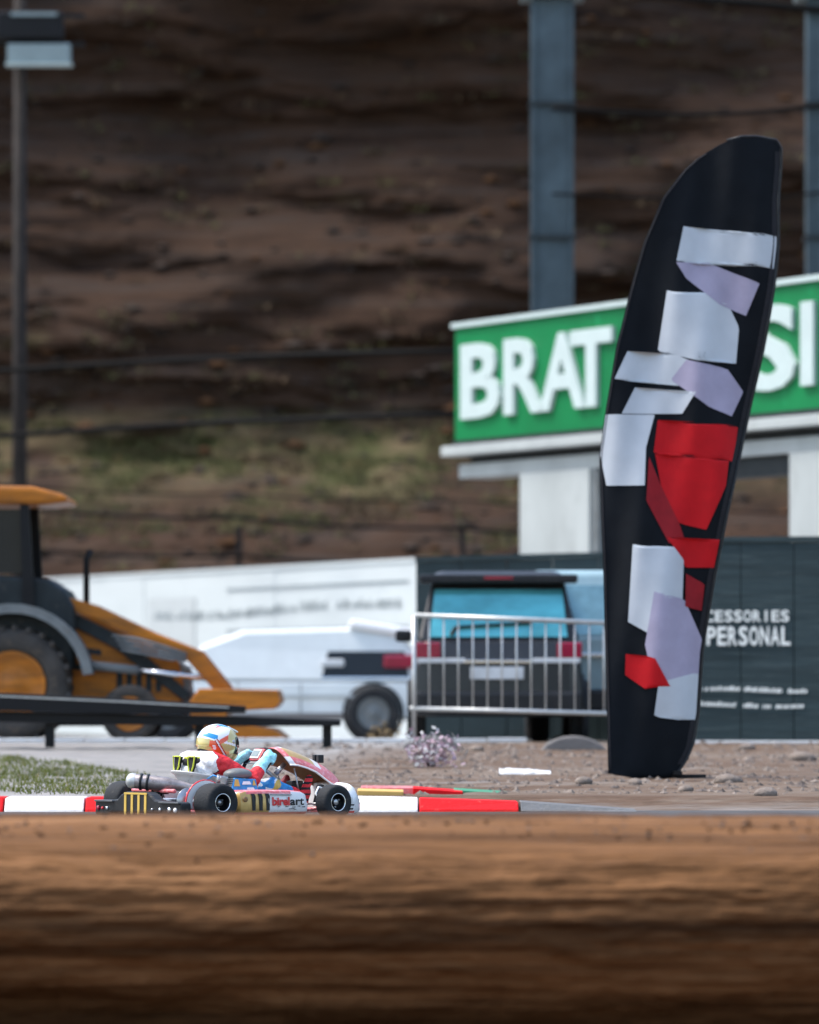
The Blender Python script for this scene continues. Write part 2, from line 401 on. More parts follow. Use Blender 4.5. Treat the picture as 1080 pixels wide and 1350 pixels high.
ys = [41.6, 42.0, 42.4, 42.7, 42.85, 43.0, 43.2] + list(np.linspace(43.4, 57, 150)) + list(np.linspace(57.5, 100, 30))
terrain('bank', spaced(-6, 7, 260, 60, 14), ys, bank_z, m_bank, bank_cover)

m_hill = soil_mat('hillside earth', [(.004, .0026, .0018), (.017, .0098, .0066), (.044, .024, .0145), (.038, .029, .024), (.095, .058, .037)], 1.1, (.08, .3, 2.8), .5, 3.5, patch=((.011, .0068, .005), .54), patch_scale=.18)
cover_colour(m_hill, (.050, .054, .020), (.115, .085, .048), 3, (.3, .3, 1))
HP = [(0, 0, .05), (1, 1.0, .9), (2, 2.6, 2.3), (3, 4.0, 3.5), (4, 6.8, 4.6), (5, 9.5, 5.3), (6, 10.6, 7.2), (7, 11.5, 10.2), (8, 12.1, 13.0), (9, 12.6, 16.4), (10, 15, 19.0), (11, 40, 22), (12, 200, 30)]
def hill_pt(x, t):
    i = min(int(t), 11); k = t - i
    a, b = HP[i], HP[i + 1]
    y = a[1] + (b[1] - a[1]) * k; z = a[2] + (b[2] - a[2]) * k
    am = min(1, t) * (1 if t < 10 else .3)
    n1 = fbm(x * .13, z * .32, 1.5, 3); n2 = fbm(x * .28, z * 1.3, 7.7, 5); n3 = fbm(x * .7, z * 4.2, 3.1, 4)
    n4 = abs(fbm(x * .30 + z * .25, z * .9, 11.0, 4))
    y2 = 96 + y + am * (1.7 * n1 + .26 * n2 + .14 * n3 + .22 * n4) - .8 * am * math.sin(x * .2 + 1)
    z2 = z + am * (.28 * n2 + .1 * n3)
    return y2, z2
nx = 340; nt_ = 330
hx = spaced(-12, 12, nx, 160, 16); vs = []; cov = []
ts = list(np.linspace(0, 10, nt_)) + [10.5, 11, 11.5, 12]
for t in ts:
    for x in hx:
        y, z = hill_pt(x, t); vs.append((x, y, z))
        py = 900 - (z - EYE) / y * F; px = 540 + x / y * F
        g = 0
        nn = fbm(x * .5, z * 1.2, 21, 4)
        g = max(0, 1 - abs(py - 605) / 75) * (1.5 if px < 560 else .5) * (.75 + nn * 1.2)
        g = max(g, (fbm(x * .35, z * 1.1, 31, 4) - .55) * 2.2 if t < 8 else 0)
        cov.append(max(0, min(1, g)))
n_x = len(hx)
fs = [(j * n_x + i, j * n_x + i + 1, (j + 1) * n_x + i + 1, (j + 1) * n_x + i) for j in range(len(ts) - 1) for i in range(n_x - 1)]
me = bpy.data.meshes.new('hill'); me.from_pydata(vs, [], fs); me.materials.append(m_hill)
me.polygons.foreach_set('use_smooth', [True] * len(fs)); a = me.attributes.new('cover', 'FLOAT', 'POINT'); a.data.foreach_set('value', cov)
hill = bpy.data.objects.new('hill', me); C.objects.link(hill); hill['kind'] = 'structure'

# rubble and dry tufts caught on the hillside
mb = MB()
for i in range(1800):
    t = random.uniform(.3, 9.7); x = random.uniform(-11, 11); y, z = hill_pt(x, t)
    r = random.choice([.03, .05, .08, .12]) * random.uniform(.7, 1.4)
    j = [random.uniform(.6, 1.3) for _ in range(6)]
    yy = y - r * .3
    vs = [(x - r * j[0] * 1.6, yy, z), (x + r * j[1] * 1.6, yy, z), (x, yy - r * j[2], z), (x, yy + r * j[3], z), (x, yy, z + r * j[4] * .7), (x, yy, z - r * .6)]
    mb.add(vs, [(0, 2, 4), (2, 1, 4), (1, 3, 4), (3, 0, 4), (0, 5, 2), (2, 5, 1)], mi=random.choice([0, 1, 1, 1]))
tag(mb.build('hillside_rubble', ['dark soil', 'hill stone']), 'loose stones and rubble lodged all over the eroded brown hillside', 'rubble', kind='stuff')
def blades(mb, base, n, spread, h, wdt, lean=.4, mi=0):
    for _ in range(n):
        a = random.uniform(0, 6.28); r = spread * math.sqrt(random.random())
        b = Vector(base) + Vector((r * math.cos(a), r * math.sin(a), 0)); hh = h * random.uniform(.5, 1.2)
        tp = b + Vector((random.uniform(-lean, lean) * hh, random.uniform(-lean, lean) * hh, hh)); g = random.uniform(0, 3.14)
        o = Vector((math.cos(g), math.sin(g), 0)) * wdt
        mb.add([b - o, b + o, tp], [(0, 1, 2)], mi=mi)
mb = MB()
for i in range(1500):
    t = random.uniform(3.1, 5.4) if random.random() < .8 else random.uniform(.5, 3)
    x = random.uniform(-11, 3 if t > 3 else 4); y, z = hill_pt(x, t)
    if fbm(x * .5, z * 1.2, 21, 3) < -.12: continue
    blades(mb, (x, y, z - .03), 16, .28, .22, .016, .8, mi=0 if fbm(x * .6, z, 40, 2) > -.15 else 1)
for i in range(260):
    t = random.uniform(5.6, 9.6); x = random.uniform(-11, 11); y, z = hill_pt(x, t)
    blades(mb, (x, y - .05, z - .03), 14, .25, .18, .02, 1.2, mi=1 if random.random() < .8 else 0)
tag(mb.build('hillside_grass', ['hill grass', 'hill straw']), 'thin green and straw grass growing along the ledge across the brown hillside', 'grass', kind='stuff')

mb = MB()
for i in range(620):
    t = random.uniform(.4, 9.8); x = random.uniform(-11, 11)
    if fbm(x * .22 - t * .1, t * .7, 51, 3) < -.05: continue
    y, z = hill_pt(x, t); wd = random.uniform(.15, .5); hh = wd * random.uniform(.35, .7)
    for k in range(34):
        c = Vector((x + random.gauss(0, wd * .5), y - abs(random.gauss(0, .12)) - .02, z + random.gauss(.3, .4) * hh))
        a = Vector([random.gauss(0, 1) for _ in range(3)]).normalized() * random.uniform(.03, .07); b = Vector([random.gauss(0, 1) for _ in range(3)]).normalized() * .03
        mb.add([c - a, c + b, c + a, c - b], [(0, 1, 2, 3)], mi=random.choice([0, 0, 1, 2]))
tag(mb.build('hillside_undergrowth', ['dry twig', 'hill straw', 'hill grass']), 'dry brown scrub scattered in patches over the steep brown hillside', 'undergrowth', kind='stuff')

# pale concrete apron on the left of the bank
def ap_lower(px):   # lower edge in photo rows at a given column
    return lerp_tab([(-900, 985), (0, 997), (80, 1004), (170, 1014), (250, 1028), (420, 1030), (440, 985)], px)
rows = []
for py in np.linspace(0, 1, 26):
    row = []
    for px in np.linspace(-900, 440, 90):
        q = 979 + (ap_lower(px) - 979) * py
        # solve y for the bank row q
        yy = 57.0
        for _ in range(12): yy = (1 - (.104 + (yy - 43) * .0197)) * F / (q - 900)
        yy = max(43.4, min(57, yy)); x = (px - 540) / F * yy
        row.append((x, yy, bank_z(x, yy) + .02 + .01 * (1 - py)))
    rows.append(row)
mb = MB(); mb.grid(rows); struct(mb.build('pavement', 'concrete'))
# cast edging strip at the yard's edge: single stones
for i in range(22):
    x0 = -8.0 + i * .42
    mb = MB(); mb.box((x0 + .2, 57.0, .375 + random.uniform(-.004, .004)), (.405, .22, .09)); e = mb.build('edging_stone', 'concrete pale', bevel=.008)
    if i == 0:
        edging = thing('edging', 'pale low concrete edging along the yard behind the pavement on the left', 'edging', (0, 0, 0))
    e.parent = edging

# grass wedge on the left of the bank
mb = MB()
for i in range(34000):
    y = random.uniform(43.35, 53); x = random.uniform(-8, -1.3)
    px = 540 + x / y * F; py = 900 + (1 - bank_z(x, y)) / y * F
    lo = lerp_tab([(-400, 985), (0, 997), (80, 1005), (170, 1018), (250, 1040)], px)
    if py < lo + 3 * fbm(x * 3, y, 2, 2) or px > 250: continue
    if fbm(x * 1.3, y * 1.3, 66, 3) < -.35 and random.random() < .8: continue
    blades(mb, (x, y, bank_z(x, y) - .005), 1, .01, .05, .006, .7, mi=0 if random.random() < .96 else 1)
tag(mb.build('bank_grass', ['grass blades', 'dry grass']), 'short green grass behind the kerb on the left, in front of the concrete pavement', 'grass', kind='stuff')
mb = MB()
for i in range(3800):
    y = random.uniform(43.4, 56.6); x = random.uniform(-1.5, 5.5)
    z = bank_z(x, y); r = random.choice([.006, .01, .014, .02, .03]) * random.uniform(.7, 1.3)
    j = [random.uniform(.6, 1.3) for _ in range(6)]
    vs = [(x - r * j[0] * 1.3, y, z), (x + r * j[1] * 1.3, y, z), (x, y - r * j[2], z), (x, y + r * j[3], z), (x, y, z + r * j[4] * .8), (x, y, z - r * .6)]
    mb.add(vs, [(0, 2, 4), (2, 1, 4), (1, 3, 4), (3, 0, 4), (0, 5, 2), (2, 5, 1)], mi=random.choice([0] * 6 + [1] * 4))
tag(mb.build('bank_gravel', ['stone', 'dark stone']), 'loose gravel and stone chips covering the brown bank right of the kart', 'gravel', kind='stuff')
# countable stones
def stone_mesh(r, sq):
    mb = MB(); mb.ball((0, 0, 0), (r * 1.35, r, r * sq), 10, 7)
    mb.v = [tuple(Vector(v) * (1 + .22 * fbm(v[0] * 9 / r * .1 + 5, v[1] * 9 / r * .1, v[2] * 9 / r * .1, 2))) for v in mb.v]
    return mb
spots = [(512, 1012, .07), (706, 1012, .06), (742, 1030, .08), (770, 1052, .07), (940, 1012, .09), (985, 1035, .07), (1030, 1008, .08), (1058, 1040, .10), (905, 1056, .06), (628, 1036, .06), (1010, 1060, .08), (838, 1052, .06), (960, 1052, .09), (720, 992, .07)]
STL = ['small brown stone at the top of the bank below the white van wheel', 'small brown stone on the bank below the number plate of the dark car',
 'brown stone on the bank just left of the feather flag', 'brown stone beside the kerb ramp, left of the foot of the feather flag', 'brown stone just right of the feather flag below the banner kerb',
 'brown stone midway down the bank right of the feather flag', 'brown stone near the banner kerb towards the right edge', 'largest brown stone on the bank at the right edge',
 'small brown stone directly under the base of the feather flag', 'small brown stone beside the white plastic scrap behind the kerb', 'lowest brown stone on the bank at the far right',
 'small brown stone at the end of the kerb ramp', 'brown stone low on the bank right of the feather flag base', 'small brown stone at the top of the bank beside the right concrete weight']
def bank_y(py):
    yy = 50.0
    for _ in range(14): yy = (1 - (.104 + (yy - 43) * .0197)) * F / (py - 900)
    return yy
for i, (px, py, r) in enumerate(spots):
    y = bank_y(py); x = (px - 540) / F * y
    o = stone_mesh(r, .6).build('stone', 'stone'); o.location = (x, y, bank_z(x, y) + r * .25); o.rotation_euler = (0, 0, i * 1.3)
    tag(o, STL[i], 'stone', 'brown stones on the gravel bank')
# white scrap, pale scraps
def scrap(name, px0, px1, py, h, label, m):
    y = bank_y(py); x0 = (px0 - 540) / F * y; x1 = (px1 - 540) / F * y; z = bank_z(x0, y)
    rows = []
    for j in range(7):
        a = math.pi * j / 6
        rows.append([(x0 + (x1 - x0) * i / 14, y - .09 * math.cos(a) * (1 + .2 * fbm(i * .5, j, 3, 2)), z + h * math.sin(a) * (1 - .5 * (i / 14) ** 2) * (1 + .35 * fbm(i * .6, j * .8, 8, 2)) + .003) for i in range(15)])
    mb = MB(); mb.grid(rows); o = mb.build(name, m); tag(o, label, 'litter'); return o
scrap('plastic_scrap', 658, 726, 1046, .055, 'crumpled white plastic scrap lying on the brown bank behind the red kerb block', 'white plastic')
scrap('board_offcut', 926, 984, 1016, .02, 'thin pale board offcut lying on the bank right of the black feather flag', 'concrete pale')

# shrubs
def shrub(name, px, py, wd, h, label, leaf, n=260, seed=1):
    random.seed(seed); y = bank_y(py); x = (px - 540) / F * y; z = bank_z(x, y)
    t = thing(name, label, 'plant', (x, y, z))
    mb = MB(); tips = []
    for k in range(9):
        a = k * .7; e = Vector((math.cos(a) * wd * .4, math.sin(a) * wd * .4, h * random.uniform(.5, 1)))
        mb.tube([(0, 0, -.02), e * .5 + Vector((0, 0, h * .1)), e], [.006, .005, .003], 5); tips.append(e)
    mb.build('stem', 'dry twig', t)
    mb = MB()
    for k in range(n):
        e = random.choice(tips) * random.uniform(.35, 1.05) + Vector([random.gauss(0, wd * .12) for _ in range(3)])
        if e.z < 0: e.z = abs(e.z) * .3
        a = Vector([random.gauss(0, 1) for _ in range(3)]).normalized() * .03; b = Vector([random.gauss(0, 1) for _ in range(3)]).normalized() * .018
        mb.add([e - a, e + b, e + a, e - b], [(0, 1, 2, 3)], mi=0 if random.random() < .6 else 1)
    f = mb.build('foliage', leaf, t); f['kind'] = 'stuff'
    return t
shrub('flowering_shrub', 568, 1043, .50, .30, 'low straggly shrub with pinkish lilac blossoms behind the kerb right of the kart', ['pink blossom', 'concrete'], 420, 3)
shrub('green_shrub', 622, 1022, .30, .13, 'small green weed clump on the gravel bank behind the pink flowering shrub', ['shrub leaf', 'dry grass'], 220, 4)
shrub('dry_shrub', 505, 1030, .36, .12, 'small dry brown weed clump on the bank just right of the kart nose', ['dry grass', 'dry twig'], 200, 5)
random.seed(11)

# ------------------------------------------------------------------ kerb of separate painted blocks
kerb = thing('kerb', 'low red and white painted kerb running behind the kart along the track', 'kerb', (0, 42.6, 0))
def kx(px): return (px - 540) / F * 42.5
blocks = [(-560, -430, 'kerb red'), (-430, -300, 'kerb white'), (-300, -170, 'kerb red'), (-170, -60, 'kerb white'), (-60, 8, 'kerb red'), (8, 114, 'kerb white'), (114, 200, 'kerb red'), (200, 290, 'kerb red'), (290, 420, 'kerb white'), (420, 552, 'kerb white'), (552, 684, 'kerb red')]
for a, b, m in blocks:
    x0, x1 = kx(a) + .006, kx(b) - .006
    def top(x):
        px = 540 + x / 42.5 * F
        return lerp_tab([(-600, .118), (150, .108), (468, .118), (552, .102), (684, .075)], px)
    mb = MB(); prof = [(42.20, -.02), (42.22, .02), (42.34, None), (42.85, None), (42.9, -.02)]
    L = [Vector((x0, y, top(x0) if z is None else z)) for y, z in prof]; Q = [Vector((x1, y, top(x1) if z is None else z)) for y, z in prof]
    n = len(L); mb.add(L + Q, [tuple(range(n))[::-1], tuple(range(n, 2 * n))] + [(i, (i + 1) % n, n + (i + 1) % n, n + i) for i in range(n)])
    mb.build('kerb_block', m, kerb, origin=(0, 42.6, 0), bevel=.012)
# grey run-out slab at the kerb's end
mb = MB(); x0, x1, x2 = kx(686), kx(838), kx(838)
mb.add([(x0, 42.2, 0.002), (x1, 42.2, 0.002), (x1, 42.9, .004), (x0, 42.9, .0), (x0, 42.3, .075), (x1, 42.3, .012), (x1, 42.85, .014), (x0, 42.85, .078)],
       [(0, 1, 5, 4), (1, 2, 6, 5), (2, 3, 7, 6), (3, 0, 4, 7), (4, 5, 6, 7), (3, 2, 1, 0)])
mb.build('kerb_ramp', 'kerb grey', kerb, origin=(0, 42.6, 0), bevel=.006)
# painted strips behind the kerb
def strip(name, pa, pb, y0, y1, m, dz):
    mb = MB(); n = 20
    rows = [[(kx(pa) + (kx(pb) - kx(pa)) * i / n, y, .104 + (y - 43) * .0197 + dz) for i in range(n + 1)] for y in (y0, y1)]
    mb.grid(rows); o = mb.build(name, m); struct(o); return o
k2 = thing('inner_kerb', 'thin sloped red, green and yellow painted strips behind the white kerb blocks', 'kerb', (0, 43.3, 0))
for pa, pb, z0, z1, m, y in [(470, 532, .138, .128, 'yellow line', 43.2), (474, 545, .155, .15, 'pink red bodywork', 43.6), (545, 612, .150, .12, 'kerb red', 43.5), (600, 690, .132, .098, 'kerb green', 43.7)]:
    mb = MB(); a, b = kx(pa), kx(pb)
    mb.add([(a, y, .0), (b, y, .0), (b, y + .35, .0), (a, y + .35, .0), (a, y, z0 + .01), (b, y, z1 + .01), (b, y + .35, z1 + .02), (a, y + .35, z0 + .02)],
           [(0, 1, 5, 4), (1, 2, 6, 5), (2, 3, 7, 6), (3, 0, 4, 7), (4, 5, 6, 7), (3, 2, 1, 0)])
    mb.build('painted_strip', m, k2, origin=(0, 43.3, 0), bevel=.006)

# ------------------------------------------------------------------ steel pylons, cables, lamp pole, wire fence
def pylon(px0, px1, d, label):
    x0, x1 = (px0 - 540) / F * d, (px1 - 540) / F * d; c = (x0 + x1) / 2; wd = x1 - x0
    t = thing('steel_pylon', label, 'pylon', (c, d, .1), 0, 'steel pylons behind the green sign')
    mb = MB(); mb.box((0, 0, 5.45), (wd, wd * .8, 10.9)); mb.build('column', 'pylon steel', t, bevel=.02)
    for s in (-1, 1):
        mb = MB(); mb.box((s * (wd / 2 - .03), -wd * .4 - .022, 5.45), (.06, .04, 10.8)); mb.build('flange', 'pylon steel', t)
    for z in (1.2, 3.2, 5.2, 7.4, 9.35):
        mb = MB(); mb.box((0, -.01, z), (wd + .06, wd * .8 + .08, .07)); mb.build('collar', 'machine dark', t)
    mb = MB(); mb.box((0, 0, 10.97), (wd + .3, wd + .2, .13)); mb.build('cap_plate', 'light panel', t)
    mb = MB(); mb.box((0, 0, .02), (wd + .3, wd + .2, .1)); mb.build('base_plate', 'machine dark', t)
    return t
pylon(700, 756, 80, 'tall blue grey steel pylon rising behind the green sign left of the feather flag')
pylon(1063, 1120, 80, 'tall blue grey steel pylon cut off by the right edge, above the green sign')

def cable(pts, r, label, name='cable', grp='black cables strung across the hillside'):
    V = [P(*p) for p in pts]; path = []
    for i in range(len(V) - 1):
        for k in range(12): path.append(V[i].lerp(V[i + 1], k / 12))
    path.append(V[-1])
    # smooth
    for _ in range(30): path = [path[0]] + [(path[i - 1] + path[i + 1]) / 2 * .5 + path[i] * .5 for i in range(1, len(path) - 1)] + [path[-1]]
    mb = MB(); mb.tube(path, r, 6); o = mb.build(name, 'wire'); tag(o, label, 'cable', grp); return o
cable([(-500, 523, 84), (0, 488, 82), (300, 470, 80), (600, 462, 77), (728, 460, 79.8)], .045, 'thick black cable crossing the hillside above the grassy ledge, the upper of two')
cable([(-500, 612, 84), (0, 574, 82), (300, 555, 80), (600, 545, 77), (728, 543, 79.8)], .045, 'thick black cable just over the grassy ledge, the lower of two')
cable([(728, 142, 79.6), (850, 150, 79.6), (960, 152, 79.6), (1092, 138, 79.6)], .035, 'black cable slung between the two steel pylons, level above the feather flag')
cable([(728, -30, 79.6), (900, -2, 79.6), (1000, 4, 79.6), (1092, 14, 79.6)], .06, 'thick black cable at the top right corner, highest between the pylons')
cable([(728, 255, 79.6), (870, 262, 79.6), (1000, 264, 79.6), (1092, 252, 79.6)], .02, 'thin black cable between the pylons just above the green sign')

lp = thing('floodlight_mast', 'grey mast at the left edge carrying a black floodlight and a pale box', 'floodlight', ((26 - 540) / F * 83, 83, .1))
mb = MB(); mb.tube([(0, 0, 0), (0, 0, 11.3)], [.13, .09], 12); mb.build('mast', 'rust post', lp)
sc = 83 / F
def lz(py): return EYE + (900 - py) * sc - .1
mb = MB(); mb.box((.18, -.3, (lz(20) + lz(56)) / 2), (1.0, .4, (20 - 56) * -sc)); mb.build('floodlight_housing', 'black metal', lp, bevel=.03)
mb = MB(); mb.box((.25, -.52, lz(24)), (.7, .03, .05)); mb.build('reflector_strip', 'light panel', lp)
mb = MB(); mb.box((.32, -.34, (lz(62) + lz(88)) / 2), (.95, .3, .30)); mb.build('control_box', 'light panel', lp, bevel=.02)
mb = MB(); mb.box((.32, -.36, lz(89)), (1.0, .34, .03)); mb.build('box_lip', 'sign letter', lp)
for z in (20, 58):
    mb = MB(); mb.bar((-.5, -.12, lz(z)), (1.0, -.12, lz(z + 2)), .06, .07); mb.build('bracket', 'black metal', lp)

fn = thing('wire_fence', 'thin rusty post and wire fence standing at the foot of the hillside', 'fence', (0, 94, .1))
fp = [-260, 20, 315, 610, 905, 1200]
for px in fp:
    x = (px - 540) / F * 94
    mb = MB(); mb.box((x, 0, 1.75), (.11, .11, 3.7)); mb.build('post', 'rust post', fn, bevel=.01)
for (pl, pr, r) in [(640, 662, .016), (668, 700, .032), (722, 745, .034), (770, 790, .02)]:
    path = []
    for i in range(5):
        xa, xb = (fp[i] - 540) / F * 94, (fp[i + 1] - 540) / F * 94
        for k in range(8):
            u = k / 8; px = fp[i] + (fp[i + 1] - fp[i]) * u
            py = pl + (pr - pl) * (px / 690) + 5 * 4 * u * (1 - u)
            path.append((xa + (xb - xa) * u, -.07, EYE + (900 - py) / F * 94 - .1))
    mb = MB(); mb.tube(path, r, 5); mb.build('wire', 'wire', fn)

# ------------------------------------------------------------------ green sign on its white portal
A = Vector(((600 - 540) / F * 75, 75, 0)); B0 = Vector(((1080 - 540) / F * 66, 66, 0))
du = (B0 - A).normalized(); LEN = (B0 - A).length * 1.45
up = Vector((0, 0, 1)); nrm = up.cross(du) * -1
if nrm.y > 0: nrm = -nrm
def SP(u, z, off=0): return A + du * u + up * z + nrm * off
sg = thing('green_sign', 'long green roadside sign board with big white letters on a white portal', 'sign', tuple(A))
def slab(mb, u0, u1, z0, z1, o0, o1, mi=None):
    vs = [SP(u, z, o) for z in (z0, z1) for o in (o0, o1) for u in (u0, u1)]
    mb.add(vs, [(0, 1, 3, 2), (4, 6, 7, 5), (0, 4, 5, 1), (2, 3, 7, 6), (0, 2, 6, 4), (1, 5, 7, 3)], mi=mi)
# board panels
np_ = 8
for i in range(np_):
    mb = MB(); slab(mb, LEN * i / np_ + .004, LEN * (i + 1) / np_ - .004, 4.32, 5.86, -.28, .0); mb.build('board_panel', 'sign green', sg, origin=A)
mb = MB(); slab(mb, -.03, LEN, 5.865, 5.93, -.32, .05); mb.build('top_trim', 'sign letter', sg, origin=A)
mb = MB(); slab(mb, -.03, LEN, 4.24, 4.315, -.2, .03); mb.build('bottom_trim', 'machine dark', sg, origin=A)
def sign_u(px):   # where the ray of a photo column meets the board
    k = (px - 540) / F; return (k * A.y - A.x) / (du.x - k * du.y)
def letter(ch, pa, pb, z0, z1):
    vs, fs = text_faces(ch, 1.0, .03, .028)
    xs_ = [v.x for v in vs]; ys_ = [v.y for v in vs]; ua, ub = sign_u(pa), sign_u(pb)
    mb = MB(); mb.add([SP(ua + (v.x - min(xs_)) / (max(xs_) - min(xs_)) * (ub - ua), z0 + (v.y - min(ys_)) / (max(ys_) - min(ys_)) * (z1 - z0), v.z + .034) for v in vs], fs)
    mb.build('letter', 'sign letter', sg, origin=A)
letter('B', 612, 664, 4.60, 5.62); letter('R', 669, 722, 4.60, 5.62); letter('A', 716, 776, 4.60, 5.62); letter('T', 757, 812, 4.60, 5.62)
letter('S', 985, 1054, 4.58, 5.64); letter('I', 1061, 1078, 4.60, 5.62)
pt = thing('sign_portal', 'white portal frame with wide posts and a flat roof slab carrying the green sign', 'portal', tuple(A + Vector((0, 0, .1))))
og = A + Vector((0, 0, .1))
mb = MB(); slab(mb, -.0, LEN, 4.10, 4.235, -.9, .22); mb.build('roof_slab', 'portal white', pt, origin=og, bevel=.01)
mb = MB(); slab(mb, .12, LEN, 3.80, 3.99, -.5, .0); mb.build('beam', 'portal white', pt, origin=og, bevel=.01)
mb = MB(); slab(mb, .3, LEN, 3.992, 4.095, -.6, -.1); mb.build('shadow_gap_board', 'machine dark', pt, origin=og)  # dark strip painting the shade between roof slab and beam
mb = MB(); slab(mb, sign_u(800), LEN, 3.55, 3.795, -.45, -.1); mb.build('lintel', 'machine dark', pt, origin=og)
for pa, pb in ((690, 782), (1046, 1140)):
    ua, ub = sign_u(pa), sign_u(pb)
    mb = MB(); slab(mb, ua, ub, .1, 3.797, -.5, .06); mb.build('post', 'portal white', pt, origin=og, bevel=.015)
    mb = MB(); slab(mb, ub + .004, ub + .16, .1, 3.79, -.5, .02); mb.build('post_shade', 'machine grey', pt, origin=og)  # grey strip standing in for the shaded side of the post

# ------------------------------------------------------------------ hoardings and banner
def hoarding(name, label, p0, d0, p1, d1, top0, top1, zb, n, m, mframe='machine grey'):
    a = P(p0, 900, d0); b = P(p1, 900, d1); z0 = EYE + (900 - top0) / F * d0; z1 = EYE + (900 - top1) / F * d1
    a.z = b.z = 0; d = b - a; L = d.length; u = d.normalized(); nn = Vector((u.y, -u.x, 0))
    if nn.y > 0: nn = -nn
    t = thing(name, label, 'hoarding', (a.x, a.y, zb))
    og = (a.x, a.y, zb)
    def pt_(s, z, o): return a + u * s + nn * o + Vector((0, 0, z))
    for i in range(n):
        s0, s1 = L * i / n + .006, L * (i + 1) / n - .006; za = z0 + (z1 - z0) * i / n; zc = z0 + (z1 - z0) * (i + 1) / n
        mb = MB(); j = random.uniform(-.008, .008)
        vs = [pt_(s0, zb, j), pt_(s1, zb, j), pt_(s1, zc, j), pt_(s0, za, j)]
        mb.prism(vs, -nn * .04); mb.build('panel', m, t, origin=og)
    for i in range(n + 1):
        s = min(max(L * i / n, .04), L - .04); mb = MB(); q = pt_(s, zb, -.1); mb.box((q.x, q.y, zb + .9), (.06, .06, 1.8)); mb.build('support_post', mframe, t, origin=og)
    mb = MB(); q0 = pt_(0, z0 + .03, -.02); q1 = pt_(L, z1 + .03, -.02); mb.bar(q0, q1, .08, .055); mb.build('top_rail', m, t, origin=og)
    return t, pt_, L, og
th, hp, HL, hog = hoarding('white_hoarding', 'long pale bluish white hoarding with faint grey lettering behind the orange backhoe', 40, 94.5, 562, 76.4, 768, 740, .12, 9, 'pale hoarding')
# faint grey lettering band and the two thin rules round it; one panel poster
def on_hoard(mb, s0, s1, z0, z1, off=.02, skew=0):
    vs = [hp(s0, z0, off), hp(s1, z0, off), hp(s1 + skew, z1, off), hp(s0 + skew, z1, off)]; mb.prism(vs, (hp(0, 0, -.004) - hp(0, 0, 0)))
def hs(px):
    a = hp(0, 0, 0); b = hp(1, 0, 0); u = b - a; k = (px - 540) / F; return (k * a.y - a.x) / (u.x - k * u.y)
mb = MB(); on_hoard(mb, hs(196), hs(258), 1.2, 2.35, .016); mb.build('pale_poster', 'pale grey print', th, origin=hog)
mb = MB()
for (pa, pb) in ((300, 540),):
    for zz in (2.42, 1.78): on_hoard(mb, hs(pa), hs(pb), zz, zz + .03)
mb.build('printed_rule', 'grey print', th, origin=hog)
mb = MB(); s = hs(205)
while s < hs(530):
    wv = random.uniform(.02, .05); zo = .05 * math.sin(s * .5)
    if random.random() < .86: on_hoard(mb, s, s + wv, 2.02 + zo + random.uniform(0, .03), 2.14 + zo + random.uniform(-.05, .05), skew=.04)
    s += wv + random.uniform(.02, .05)
mb.build('printed_lettering', 'grey print', th, origin=hog, kind='stuff')
hoarding('dark_hoarding', 'dark teal site hoarding standing behind the parked dark car and steel barrier', 548, 63.4, 850, 62.8, 741, 733, .33, 5, 'dark hoarding', 'machine dark')
tb, bp_, BL, bog = hoarding('mesh_banner_fence', 'dark grey green mesh banner fence with white print right of the feather flag', 838, 57.6, 1260, 56.4, 716, 713, .37, 6, 'mesh banner', 'machine dark')
def bs(px):
    a = bp_(0, 0, 0); b = bp_(1, 0, 0); u = b - a; k = (px - 540) / F; return (k * a.y - a.x) / (u.x - k * u.y)
def btext(txt, pa, pb, pya, pyb, seed):
    sa, sb = bs(pa), bs(pb); z0 = EYE + (900 - pyb) / F * 57; z1 = EYE + (900 - pya) / F * 57
    n = len(txt); wd = (sb - sa) / n
    for i, ch in enumerate(txt):
        if ch == ' ': continue
        vs, fs = text_faces(ch, 1.0, .002, .02); xs_ = [v.x for v in vs]; w_ = wd * (.22 if ch == 'I' else .84); o_ = wd * .3 if ch == 'I' else 0
        mb = MB(); mb.add([bp_(sa + wd * i + o_ + (v.x - min(xs_)) / (max(xs_) - min(xs_)) * w_, z0 + v.y / .73 * (z1 - z0), v.z + .016) for v in vs], fs)
        mb.build('letter', 'banner white', tb, origin=bog)
btext('ACCESSORIES', 907, 1043, 804, 819, 1)
btext('& PERSONAL', 905, 1045, 825, 850, 2)
for row, (py, pa, pb) in enumerate([(910, 898, 1062), (930, 896, 1060)]):
    mb = MB(); s = bs(pa); z = EYE + (900 - py) / F * 57
    k = 0
    while s < bs(pb):
        wv = random.uniform(.012, .03); h = random.choice([.016, .018, .030]); zz = z + .014 * math.sin(k * .12 + row); sl = .012
        if random.random() < .88: mb.prism([bp_(s, zz - .018, .014), bp_(s + wv, zz - .018, .014), bp_(s + wv + sl, zz + h, .014), bp_(s + sl, zz + h, .014)], bp_(0, 0, -.004) - bp_(0, 0, 0))
        s += wv + random.uniform(.006, .016); k += 1
    mb.build('small_print', 'banner white', tb, origin=bog, kind='stuff')
bc = thing('banner_kerb', 'white painted low kerb at the foot of the dark mesh banner fence', 'kerb', (3.6, 56.6, .36))
for i in range(7):
    mb = MB(); mb.box((-1.35 + i * .5 + .25, 0, .0), (.49, .16, .075)); mb.build('kerb_stone', 'concrete pale', bc, bevel=.008)

